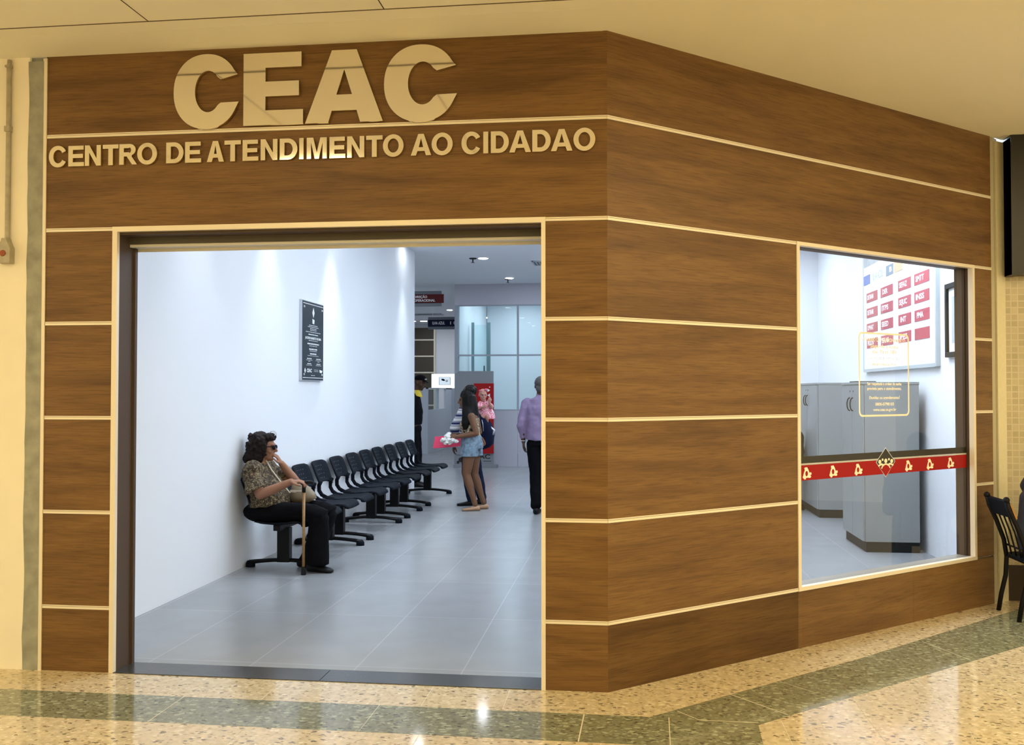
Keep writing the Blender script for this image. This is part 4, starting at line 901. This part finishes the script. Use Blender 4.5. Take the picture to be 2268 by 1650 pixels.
# ---- standing woman in denim shorts (faces -x)
O = V((-1.87, 7.08, 0))
pr = thing('person', 'standing woman with long black hair in denim shorts holding a pink folder', 'person', O)
b = MB(); P = head(b, (-1.965, 7.08, 1.425), (-1, -.12, -.08), s=.98)
b.chain([(-1.94, 7.08, 1.37), (-1.90, 7.08, 1.27)], [.046, .05])
b.loft([((-1.885, 7.08, .82), (.115, 0, 0), (0, .165, 0)), ((-1.90, 7.08, .96), (.095, 0, 0), (0, .135, 0)), ((-1.905, 7.08, 1.10), (.105, 0, 0), (0, .145, 0)), ((-1.89, 7.08, 1.22), (.085, 0, 0), (0, .15, 0)), ((-1.89, 7.08, 1.27), (.05, 0, 0), (0, .08, 0))], 18)
arm(b, (-1.87, 6.925, 1.215), (-1.80, 6.90, 1.000), (-2.06, 6.93, .955), 1.0); hand(b, (-2.06, 6.93, .955), (-1, .0, -.06), (0, .9, -.4), .55, .92, side=-1, thumb=.8)
arm(b, (-1.87, 7.235, 1.215), (-1.82, 7.27, 1.000), (-2.04, 7.18, .95), 1.0); hand(b, (-2.04, 7.18, .95), (-1, -.1, -.05), (0, -.9, -.4), .55, .92, side=1, thumb=.8)
leg(b, (-1.90, 6.99, .80), (-1.945, 6.98, .47), (-1.835, 7.0, .085), 1.02); leg(b, (-1.87, 7.17, .80), (-1.875, 7.18, .46), (-1.755, 7.20, .085), 1.02)
remesh(b, 'body', SKIN2, pr, O, .006, 3); eyes(P, pr, O, .98)
h = MB(); h.ell(P(-.018, 0, .055), V((.098, 0, 0)), V((0, .085, 0)), V((0, 0, .092))); h.ell(P(-.06, 0, .125), V((.075, 0, 0)), V((0, .06, 0)), V((0, 0, .055)))
h.loft([(P(-.06, 0, .06), (.075, 0, 0), (0, .095, 0)), (P(-.07, 0, -.08), (.078, 0, 0), (0, .11, 0)), (P(-.075, 0, -.20), (.082, 0, 0), (0, .125, 0)), (P(-.065, 0, -.32), (.072, 0, 0), (0, .12, 0)), (P(-.05, .0, -.40), (.045, 0, 0), (0, .10, 0))], 18)
h.loft([(P(.0, .078, .05), (.05, 0, 0), (0, .02, 0)), (P(-.005, .095, -.08), (.06, 0, 0), (0, .022, 0)), (P(.0, .135, -.20), (.065, 0, 0), (0, .03, 0)), (P(.02, .150, -.30), (.06, 0, 0), (0, .03, 0)), (P(.035, .145, -.39), (.03, 0, 0), (0, .02, 0))], 14)
remesh(h, 'hair', HAIRK, pr, O, .007, 2, .008, 18, (1, 1, .25))
c_ = MB(); c_.loft([((-1.895, 7.08, .95), (.125, 0, 0), (0, .155, 0)), ((-1.905, 7.08, 1.03), (.118, 0, 0), (0, .15, 0)), ((-1.925, 7.08, 1.11), (.128, 0, 0), (0, .155, 0)), ((-1.90, 7.08, 1.19), (.10, 0, 0), (0, .15, 0)), ((-1.89, 7.08, 1.235), (.07, 0, 0), (0, .10, 0))], 18); remesh(c_, 'top', ZEB, pr, O, .008, 2, .006, 14)
c_ = MB(); c_.loft([((-1.893, 7.08, .965), (.125, 0, 0), (0, .155, 0)), ((-1.885, 7.08, .86), (.145, 0, 0), (0, .175, 0)), ((-1.885, 7.08, .80), (.14, 0, 0), (0, .17, 0))], 18)
for y_, x_ in ((6.985, -1.905), (7.175, -1.875)): c_.loft([((x_+.01, y_, .86), (.10, 0, 0), (0, .09, 0)), ((x_, y_, .70), (.118, 0, 0), (0, .098, 0))], 18)
remesh(c_, 'shorts', DENIM, pr, O, .007, 2, .007, 14)
for ax, ay in ((-1.835, 7.0), (-1.755, 7.20)): f_ = MB(); foot(f_, (ax, ay, .08), (-1, -.25, 0), .235, .042, .06); f_.build('shoe', SHOEB, pr, True, off=O)
t = thing('document_folder', 'flat bright pink card folder held out by the standing woman', 'folder', (-2.21, 7.07, .885))
mb = MB(); mb.obox((0, 0, .0), (.18, 0, .016), (0, .055, .072), (0, -.0025, .002)); mb.build('cover', PINKF, t); mb = MB(); mb.obox((0, .006, -.0045), (.176, 0, .0157), (0, .0535, .070), (0, -.0025, .002)); mb.build('papers', WHITE, t)
t = MB(); rnd = random.Random(5)
for i in range(22): t.ell((rnd.uniform(-.11, .10), rnd.uniform(-.04, .04), rnd.uniform(.0, .05)+.055*math.exp(-((rnd.random()-.4)*3)**2)*0), (rnd.uniform(.022, .04), 0, rnd.uniform(-.01, .01)), (0, .026, 0), (0, 0, rnd.uniform(.012, .03)), 10, 8)
for i in range(7): t.ell((-.02+rnd.uniform(-.02, .03), -.02+rnd.uniform(-.02, .02), .06+i*.010), (.032, 0, 0), (0, .028, 0), (0, 0, .022), 10, 8)
o = remesh(t, 'baby_cloth', DOTTY, None, (0, 0, 0), .005, 1, .006, 35); o.location = (-2.16, 6.95, .872); o.parent = None
tag(o, 'crumpled white speckled cloth draped over the pink folder', 'cloth')

# ---- man in a striped shirt behind her (faces -x)
O = V((-2.02, 7.62, 0))
pr = thing('person', 'man in a blue and white striped shirt standing behind the woman with the folder', 'person', O)
b = MB(); P = head(b, (-2.03, 7.62, 1.50), (-1, -.15, -.05), s=.98); b.chain([(-2.0, 7.62, 1.43), (-1.98, 7.62, 1.33)], [.052, .055])
b.loft([((-2.0, 7.62, .85), (.11, 0, 0), (0, .16, 0)), ((-2.0, 7.62, 1.1), (.11, 0, 0), (0, .16, 0)), ((-1.99, 7.62, 1.3), (.09, 0, 0), (0, .17, 0))], 16)
arm(b, (-2.09, 7.46, 1.26), (-2.185, 7.43, 1.00), (-2.19, 7.43, .83), 1.05); hand(b, (-2.19, 7.43, .83), (-.1, 0, -1), (.8, .4, 0), .5, .95, side=1)
arm(b, (-1.98, 7.80, 1.26), (-1.90, 7.83, 1.04), (-1.98, 7.74, 1.10), 1.05); hand(b, (-1.98, 7.74, 1.10), (-.3, -.8, .2), (.3, -.2, 1), .4, .95)
leg(b, (-2.0, 7.53, .85), (-2.03, 7.53, .47), (-1.97, 7.53, .09)); leg(b, (-2.0, 7.71, .85), (-1.93, 7.71, .47), (-1.86, 7.71, .09))
remesh(b, 'body', SKIN3, pr, O, .007, 3); eyes(P, pr, O)
h = MB(); h.ell(P(-.03, 0, .05), V((.095, 0, 0)), V((0, .083, 0)), V((0, 0, .080))); remesh(h, 'hair', HAIRK, pr, O, .008, 1, .004, 30)
c_ = MB(); c_.loft([((-2.0, 7.62, .86), (.14, 0, 0), (0, .19, 0)), ((-2.01, 7.62, 1.08), (.135, 0, 0), (0, .185, 0)), ((-1.995, 7.62, 1.24), (.115, 0, 0), (0, .19, 0)), ((-1.985, 7.62, 1.345), (.07, 0, 0), (0, .11, 0))], 18)
for s_, e_ in (((-2.08, 7.47, 1.275), (-2.18, 7.43, 1.04)), ((-1.98, 7.78, 1.28), (-1.93, 7.82, 1.08))): c_.chain([s_, V(s_).lerp(V(e_), .6), e_], [.065, .068, .070])
remesh(c_, 'shirt', STRIPE, pr, O, .008, 2, .006, 10)
c_ = MB(); c_.loft([((-2.0, 7.62, .92), (.12, 0, 0), (0, .165, 0)), ((-2.0, 7.62, .82), (.13, 0, 0), (0, .18, 0))], 16)
for y_, kx, ax in ((7.53, -2.03, -1.97), (7.71, -1.93, -1.86)): c_.chain([(-2.0, y_, .82), (kx, y_, .48), (ax, y_, .10)], [.10, .078, .068])
remesh(c_, 'jeans', JEANS, pr, O, .008, 2, .006, 9)
for ax, ay in ((-1.97, 7.53), (-1.86, 7.71)): f_ = MB(); foot(f_, (ax, ay, .08), (-1, -.3, 0), .26, .046, .075); f_.build('shoe', BLACKM, pr, True, off=O)
t = thing('backpack', 'navy backpack with a tan leather pocket on the back of the striped shirt man', 'backpack', (-1.80, 7.50, .76))
c_ = MB(); c_.loft([((0, 0, .0), (.09, 0, .03), (0, .12, 0)), ((.01, 0, .06), (.125, 0, .02), (0, .15, 0)), ((.02, 0, .22), (.125, 0, 0), (0, .155, 0)), ((0, 0, .36), (.11, 0, -.02), (0, .145, 0)), ((-.03, 0, .45), (.075, 0, -.03), (0, .11, 0)), ((-.04, 0, .47), (.03, 0, -.01), (0, .05, 0))], 18, power=2.7); remesh(c_, 'bag_body', NAVYC, t, (0, 0, 0), .008, 2, .006, 10)
mb = MB(); mb.M = Matrix.Rotation(-.5, 4, 'Y'); mb.loft([((.03, -.155, .10), (.065, 0, 0), (0, 0, .07)), ((.03, -.178, .10), (.055, 0, 0), (0, 0, .06))], 16, power=3.5); mb.build('pocket', LEATH, t, .6)
mb = MB(); mb.tube([(.0, -.150, .40), (.015, -.158, .34), (.02, -.16, .25)], .004, 6); mb.tube([(.10, -.06, .30), (.15, -.06, .26), (.13, -.06, .20)], .016, 8); mb.build('zip_strap', SILVER, t, True)
# baby on the man's shoulder
O = V((-1.80, 7.52, 1.22))
pr = thing('person', 'small bald baby in a pink floral dress carried behind the standing woman', 'person', O)
b = MB(); P = head(b, (-1.81, 7.50, 1.49), (.35, -.9, -.1), s=.70); b.chain([(-1.81, 7.51, 1.44), (-1.79, 7.52, 1.38)], [.03, .035]); b.loft([((-1.76, 7.52, 1.22), (.07, 0, 0), (0, .06, 0)), ((-1.79, 7.52, 1.39), (.06, 0, 0), (0, .05, 0))], 14)
arm(b, (-1.84, 7.49, 1.37), (-1.86, 7.44, 1.30), (-1.80, 7.40, 1.33), .55); hand(b, (-1.80, 7.40, 1.33), (1, -.2, .2), (0, 1, 0), .6, .5)
arm(b, (-1.74, 7.49, 1.37), (-1.68, 7.44, 1.32), (-1.71, 7.40, 1.39), .55); hand(b, (-1.71, 7.40, 1.39), (.1, -.2, 1), (0, 1, 0), .6, .5, side=-1)
for x_ in (-1.81, -1.75): leg(b, (x_, 7.50, 1.22), (x_+.01, 7.42, 1.20), (x_+.01, 7.43, 1.13), .5)
remesh(b, 'body', SKINP, pr, O, .005, 2); eyes(P, pr, O, .7)
c_ = MB(); c_.loft([((-1.745, 7.50, 1.17), (.105, 0, 0), (0, .085, 0)), ((-1.76, 7.51, 1.25), (.105, 0, 0), (0, .085, 0)), ((-1.785, 7.52, 1.36), (.085, 0, 0), (0, .07, 0)), ((-1.795, 7.52, 1.40), (.05, 0, 0), (0, .04, 0))], 16); c_.chain([(-1.84, 7.49, 1.375), (-1.86, 7.45, 1.33)], [.035, .032]); c_.chain([(-1.74, 7.49, 1.375), (-1.69, 7.45, 1.34)], [.035, .032])
remesh(c_, 'dress', FLORAL, pr, O, .006, 2, .005, 20)
mb = MB(); mb.tube([P(.085*math.cos(a)*.72-.005, .072*math.sin(a)*.72/.7, .085) for a in [i*PI/10 for i in range(21)]], .006, 6); mb.ell(P(.07, .04, .11), (.022, 0, 0), (0, .012, 0), (0, 0, .016), 8, 6); mb.build('headband', mat('pink_band', (.6, .15, .2), .6), pr, True, off=O)

# ---- man in the lilac shirt walking away (faces +y)
O = V((-.965, 6.85, 0))
pr = thing('person', 'grey haired man in a lilac shirt and black trousers walking away', 'person', O)
b = MB(); P = head(b, (-.965, 6.86, 1.605), (.08, 1, -.05)); b.chain([(-.965, 6.84, 1.54), (-.965, 6.83, 1.45)], [.054, .06])
b.loft([((-.965, 6.85, .90), (.16, 0, 0), (0, .11, 0)), ((-.965, 6.85, 1.15), (.165, 0, 0), (0, .115, 0)), ((-.965, 6.84, 1.40), (.17, 0, 0), (0, .09, 0))], 16)
for q in (-1, 1):
    arm(b, (-.965+q*.185, 6.84, 1.38), (-.965+q*.245, 6.80, 1.12), (-.965+q*.225, 6.86, .905), 1.08); hand(b, (-.965+q*.225, 6.86, .905), (-.03*q, .15, -1), (-q, 0, 0), .5, 1, side=-q)
leg(b, (-1.055, 6.85, .87), (-1.03, 6.86, .49), (-1.02, 6.79, .10)); leg(b, (-.875, 6.85, .87), (-.875, 7.0, .50), (-.88, 7.02, .11))
remesh(b, 'body', SKIN3, pr, O, .007, 3)
h = MB(); h.ell(P(-.022, 0, .040), V((.082, 0, 0)), V((0, .092, 0)), V((0, 0, .088))); h.ell(P(-.06, 0, -.03), V((.062, 0, 0)), V((0, .045, 0)), V((0, 0, .06))); remesh(h, 'hair', HAIRG, pr, O, .007, 1, .004, 35)
c_ = MB(); c_.loft([((-.965, 6.85, .925), (.195, 0, 0), (0, .15, 0)), ((-.965, 6.85, .99), (.20, 0, 0), (0, .155, 0)), ((-.965, 6.845, 1.16), (.195, 0, 0), (0, .145, 0)), ((-.965, 6.84, 1.34), (.205, 0, 0), (0, .13, 0)), ((-.965, 6.835, 1.435), (.155, 0, 0), (0, .095, 0)), ((-.965, 6.84, 1.48), (.07, 0, 0), (0, .07, 0)), ((-.965, 6.845, 1.51), (.064, 0, 0), (0, .066, 0))], 22)
for q in (-1, 1): c_.chain([(-.965+q*.175, 6.84, 1.395), (-.965+q*.225, 6.815, 1.24), (-.965+q*.248, 6.80, 1.11), (-.965+q*.235, 6.84, .97)], [.066, .062, .056, .040])
remesh(c_, 'shirt', LILAC, pr, O, .007, 2, .011, 9)
c_ = MB(); c_.loft([((-.965, 6.85, .96), (.165, 0, 0), (0, .12, 0)), ((-.965, 6.85, .86), (.185, 0, 0), (0, .135, 0))], 18)
c_.chain([(-1.05, 6.85, .86), (-1.03, 6.86, .49), (-1.02, 6.79, .12)], [.105, .086, .072]); c_.chain([(-.88, 6.85, .86), (-.875, 6.99, .49), (-.88, 7.02, .13)], [.105, .086, .072])
remesh(c_, 'trousers', BLACKC, pr, O, .008, 2, .008, 9)
for ax, ay in ((-1.02, 6.79), (-.88, 7.02)): f_ = MB(); foot(f_, (ax, ay, .09), (.05, 1, 0), .27, .05, .085); f_.build('shoe', BLACKM, pr, True, off=O)
mb = MB(); mb.tube([(-.965-.225+.034*math.cos(a), 6.86+.030*math.sin(a), .915) for a in [i*PI/10 for i in range(21)]], .006, 6); mb.build('wristwatch', SILVER, pr, True, off=O)

# ---- guard with a cap beyond the wall end (faces +x)
O = V((-3.33, 9.92, 0))
pr = thing('person', 'person in a black cap and dark uniform with yellow collar beside the wall end', 'person', O)
b = MB(); P = head(b, (-3.225, 9.92, 1.675), (1, -.25, -.25)); b.chain([(-3.26, 9.92, 1.62), (-3.31, 9.92, 1.50)], [.055, .06])
b.loft([((-3.33, 9.92, .9), (.12, 0, 0), (0, .16, 0)), ((-3.33, 9.92, 1.2), (.12, 0, 0), (0, .17, 0)), ((-3.33, 9.92, 1.47), (.09, 0, 0), (0, .17, 0))], 16)
for q in (-1, 1): arm(b, (-3.33, 9.92+q*.19, 1.43), (-3.34, 9.92+q*.22, 1.15), (-3.33, 9.92+q*.18, .93), 1.05); hand(b, (-3.33, 9.92+q*.18, .93), (.1, 0, -1), (0, -q, 0), .5, 1, side=q); leg(b, (-3.33, 9.92+q*.09, .90), (-3.30, 9.92+q*.10, .50), (-3.30, 9.92+q*.10, .10))
remesh(b, 'body', SKIN3, pr, O, .008, 3); eyes(P, pr, O)
h = MB(); h.ell(P(-.01, 0, .075), V((.098, 0, 0)), V((0, .082, 0)), V((0, 0, .062))); h.loft([(P(.05, 0, .06), (.01, .066, 0), (0, 0, .010)), (P(.12, 0, .045), (.01, .055, 0), (0, 0, .008)), (P(.155, 0, .032), (0, .03, 0), (0, 0, .006))], 14); remesh(h, 'cap', BLACKC, pr, O, .006, 1)
mb = MB(); mb.cap(P(.094, -.03, .085), P(.094, .03, .085), .005, .005, 8); mb.build('cap_badge', WHITE, pr, True, off=O)
c_ = MB(); c_.loft([((-3.33, 9.92, 1.0), (.14, 0, 0), (0, .19, 0)), ((-3.32, 9.92, 1.22), (.145, 0, 0), (0, .195, 0)), ((-3.33, 9.92, 1.42), (.115, 0, 0), (0, .20, 0)), ((-3.325, 9.92, 1.52), (.07, 0, 0), (0, .09, 0))], 18)
for q in (-1, 1): c_.chain([(-3.33, 9.92+q*.19, 1.44), (-3.34, 9.92+q*.222, 1.16)], [.068, .062])
remesh(c_, 'jacket', BLACKC, pr, O, .008, 2, .006, 10)
c_ = MB(); c_.loft([((-3.28, 9.92, 1.47), (.105, 0, -.03), (0, .10, 0)), ((-3.285, 9.92, 1.52), (.085, 0, -.01), (0, .08, 0)), ((-3.29, 9.92, 1.56), (.07, 0, 0), (0, .07, 0))], 18); remesh(c_, 'collar', YELLOW, pr, O, .007, 1)
c_ = MB(); c_.ell((-3.33, 9.92, .93), (.14, 0, 0), (0, .18, 0), (0, 0, .12))
for q in (-1, 1): c_.chain([(-3.33, 9.92+q*.09, .90), (-3.29, 9.92+q*.10, .50), (-3.29, 9.92+q*.10, .12)], [.11, .085, .07])
remesh(c_, 'trousers', BLACKC, pr, O, .009, 2, .006, 9)
for q in (-1, 1): f_ = MB(); foot(f_, (-3.30, 9.92+q*.10, .09), (1, q*.15, 0), .27, .05, .085); f_.build('shoe', BLACKM, pr, True, off=O)

# ---- seated figures built by one routine (facing +x or by angle, local frame)
def sitter(label, loc, rz, seat, cloth, legs, skin, hairm, vox=.008):
    pr = thing('person', label, 'person', loc, rz); Z0 = V((0, 0, 0)); s_ = seat
    b = MB(); P = head(b, (.03, 0, s_+.70), (1, 0, -.05)); b.chain([(.01, 0, s_+.63), (-.01, 0, s_+.53)], [.052, .058])
    b.loft([((-.02, 0, s_+.08), (.12, 0, 0), (0, .16, 0)), ((-.02, 0, s_+.3), (.11, 0, 0), (0, .15, 0)), ((-.02, 0, s_+.5), (.09, 0, 0), (0, .16, 0))], 16)
    for q in (-1, 1):
        arm(b, (-.02, q*.18, s_+.47), (.06, q*.21, s_+.22), (.30, q*.14, s_+.20), 1.05); hand(b, (.30, q*.14, s_+.20), (1, -.2*q, -.1), (0, 0, -1), .4, 1, side=-q)
        leg(b, (0, q*.09, s_+.08), (.43, q*.11, s_+.08), (.42, q*.11, .10))
    remesh(b, 'body', skin, pr, Z0, vox, 3); eyes(P, pr, Z0)
    h = MB(); h.ell(P(-.028, 0, .04), V((.092, 0, 0)), V((0, .084, 0)), V((0, 0, .085))); h.ell(P(-.062, 0, -.035), V((.045, 0, 0)), V((0, .066, 0)), V((0, 0, .065))); remesh(h, 'hair', hairm, pr, Z0, .008, 1, .004, 30)
    c_ = MB(); c_.loft([((-.03, 0, s_+.04), (.145, 0, 0), (0, .195, 0)), ((-.05, 0, s_+.2), (.145, 0, 0), (0, .185, 0)), ((-.03, 0, s_+.42), (.125, 0, 0), (0, .19, 0)), ((-.015, 0, s_+.54), (.07, 0, 0), (0, .10, 0))], 18)
    for q in (-1, 1): c_.chain([(-.02, q*.18, s_+.48), (.06, q*.21, s_+.22), (.24, q*.155, s_+.205)], [.068, .058, .045])
    remesh(c_, 'jacket', cloth, pr, Z0, vox, 2, .008, 9)
    c_ = MB(); c_.ell((-.01, 0, s_+.07), (.16, 0, 0), (0, .19, 0), (0, 0, .10))
    for q in (-1, 1): c_.chain([(0, q*.09, s_+.08), (.43, q*.11, s_+.08), (.42, q*.11, .12)], [.095, .078, .065])
    remesh(c_, 'trousers', legs, pr, Z0, vox, 2, .006, 9)
    for q in (-1, 1): f_ = MB(); foot(f_, (.42, q*.11, .09), (1, q*.1, 0), .27, .05, .085); f_.build('shoe', BLACKM, pr, True)
    return pr
sitter('person in dark blue grey clothing seated at the right edge of the photo', (2.96, 1.95, 0), .10, .40, mat('slate_cloth', (.035, .038, .055), .8), BLACKC, SKIN2, HAIRK)
sitter('person in black seated on an office chair behind the window edge', (2.14, 7.60, 0), PI/2, .48, BLACKC, BLACKC, SKIN2, HAIRK)
# office chair
t = thing('office_chair', 'black office chair on castors at the left edge of the window', 'office chair', (2.14, 7.60, 0), PI/2)
mb = MB()
for k in range(5):
    a = k*2*PI/5+.95; mb.cap((0, 0, .09), (.235*math.cos(a), .235*math.sin(a), .065), .022, .014, 8)
mb.tube([(0, 0, .08), (0, 0, .40)], .025, 10); mb.build('base', BLACKM, t, True)
for k in range(5):
    a = k*2*PI/5+.95; mb = MB(); cx, cy = .235*math.cos(a), .235*math.sin(a); d_ = V((-math.sin(a), math.cos(a), 0)); r_ = V((math.cos(a), math.sin(a), 0))
    for s_ in (-.018, .018): p_ = V((cx, cy, .028))+d_*s_; mb.loft([(p_-d_*.010, r_*.028, UP*.028), (p_+d_*.010, r_*.028, UP*.028)], 14)
    mb.build('castor', BLACKM, t, .6)
mb = MB(); mb.loft([((.03, 0, .405), (.23, 0, 0), (0, .22, 0)), ((.03, 0, .44), (.245, 0, 0), (0, .235, 0)), ((.03, 0, .458), (.22, 0, 0), (0, .21, 0))], 24, power=3); mb.build('seat', BLACKC, t, True)
mb = MB(); mb.loft([((-.24, 0, .62), (.02, 0, 0), (0, .19, 0)), ((-.27, 0, .78), (.028, 0, 0), (0, .215, 0)), ((-.30, 0, .98), (.02, 0, 0), (0, .17, 0))], 20, power=3); mb.build('backrest', BLACKC, t, True)
mb = MB(); mb.tube([(-.02, 0, .405), (-.2, 0, .40), (-.27, 0, .46), (-.27, 0, .70)], .018, 8); mb.build('backrest_arm', BLACKM, t, True)

# ================================================================== CAFE CHAIR AT THE RIGHT EDGE
t = thing('cafe_chair', 'dark tubular metal chair with curved back at the right edge', 'chair', (2.64, 1.95, 0))
mb = MB()
for s_, dx in ((1, 0.0), (-1, 0.0)):
    y = s_*.17
    pts = [(.055, y, 0), (.075, y, .12), (.105, y, .25), (.112, y, .38), (.095, y, .50), (.045, y, .64), (.0, y, .74), (-.015, y*.98, .80)]
    m_ = MB(); m_.tube(pts, .0155, 10); m_.build('rear_leg', BLACKM, t, True)
    m_ = MB(); m_.tube([(.47, y, 0), (.45, y, .2), (.44, y, .385)], .0145, 10); m_.build('front_leg', BLACKM, t, True)
    m_ = MB(); m_.tube([(.112, y, .385), (.44, y, .385)], .010, 8); m_.build('seat_rail', LEATH, t, True)
    m_ = MB(); m_.ell((-.016, y*.98, .81), (.022, 0, 0), (0, .022, 0), (0, 0, .022), 10, 8); m_.build('finial', BLACKM, t, True)
m_ = MB(); m_.loft([((.29, 0, .392), (.20, 0, 0), (0, .195, 0)), ((.29, 0, .412), (.20, 0, 0), (0, .195, 0))], 24, power=3.5); m_.build('seat', BLACKP, t, .6)
m_ = MB(); m_.obox((.012, 0, .745), (.012, 0, .005), (0, .165, 0), (-.02, 0, .055)); m_.build('backrest', BLACKP, t, bevel=.004)
m_ = MB(); m_.obox((.03, 0, .735), (.005, 0, .002), (0, .165, 0), (-.02, 0, .05)); m_.build('backrest_trim', ORANGE, t)
m_ = MB()
for y in (-.08, 0, .08): m_.tube([(.03, y, .69), (.07, y, .58), (.10, y, .46), (.112, y, .40)], .006, 6)
m_.tube([(.112, -.17, .39), (.112, .17, .39)], .012, 8); m_.tube([(.10, -.17, .47), (.10, .17, .47)], .007, 8)
m_.build('back_rods', BLACKM, t, True)
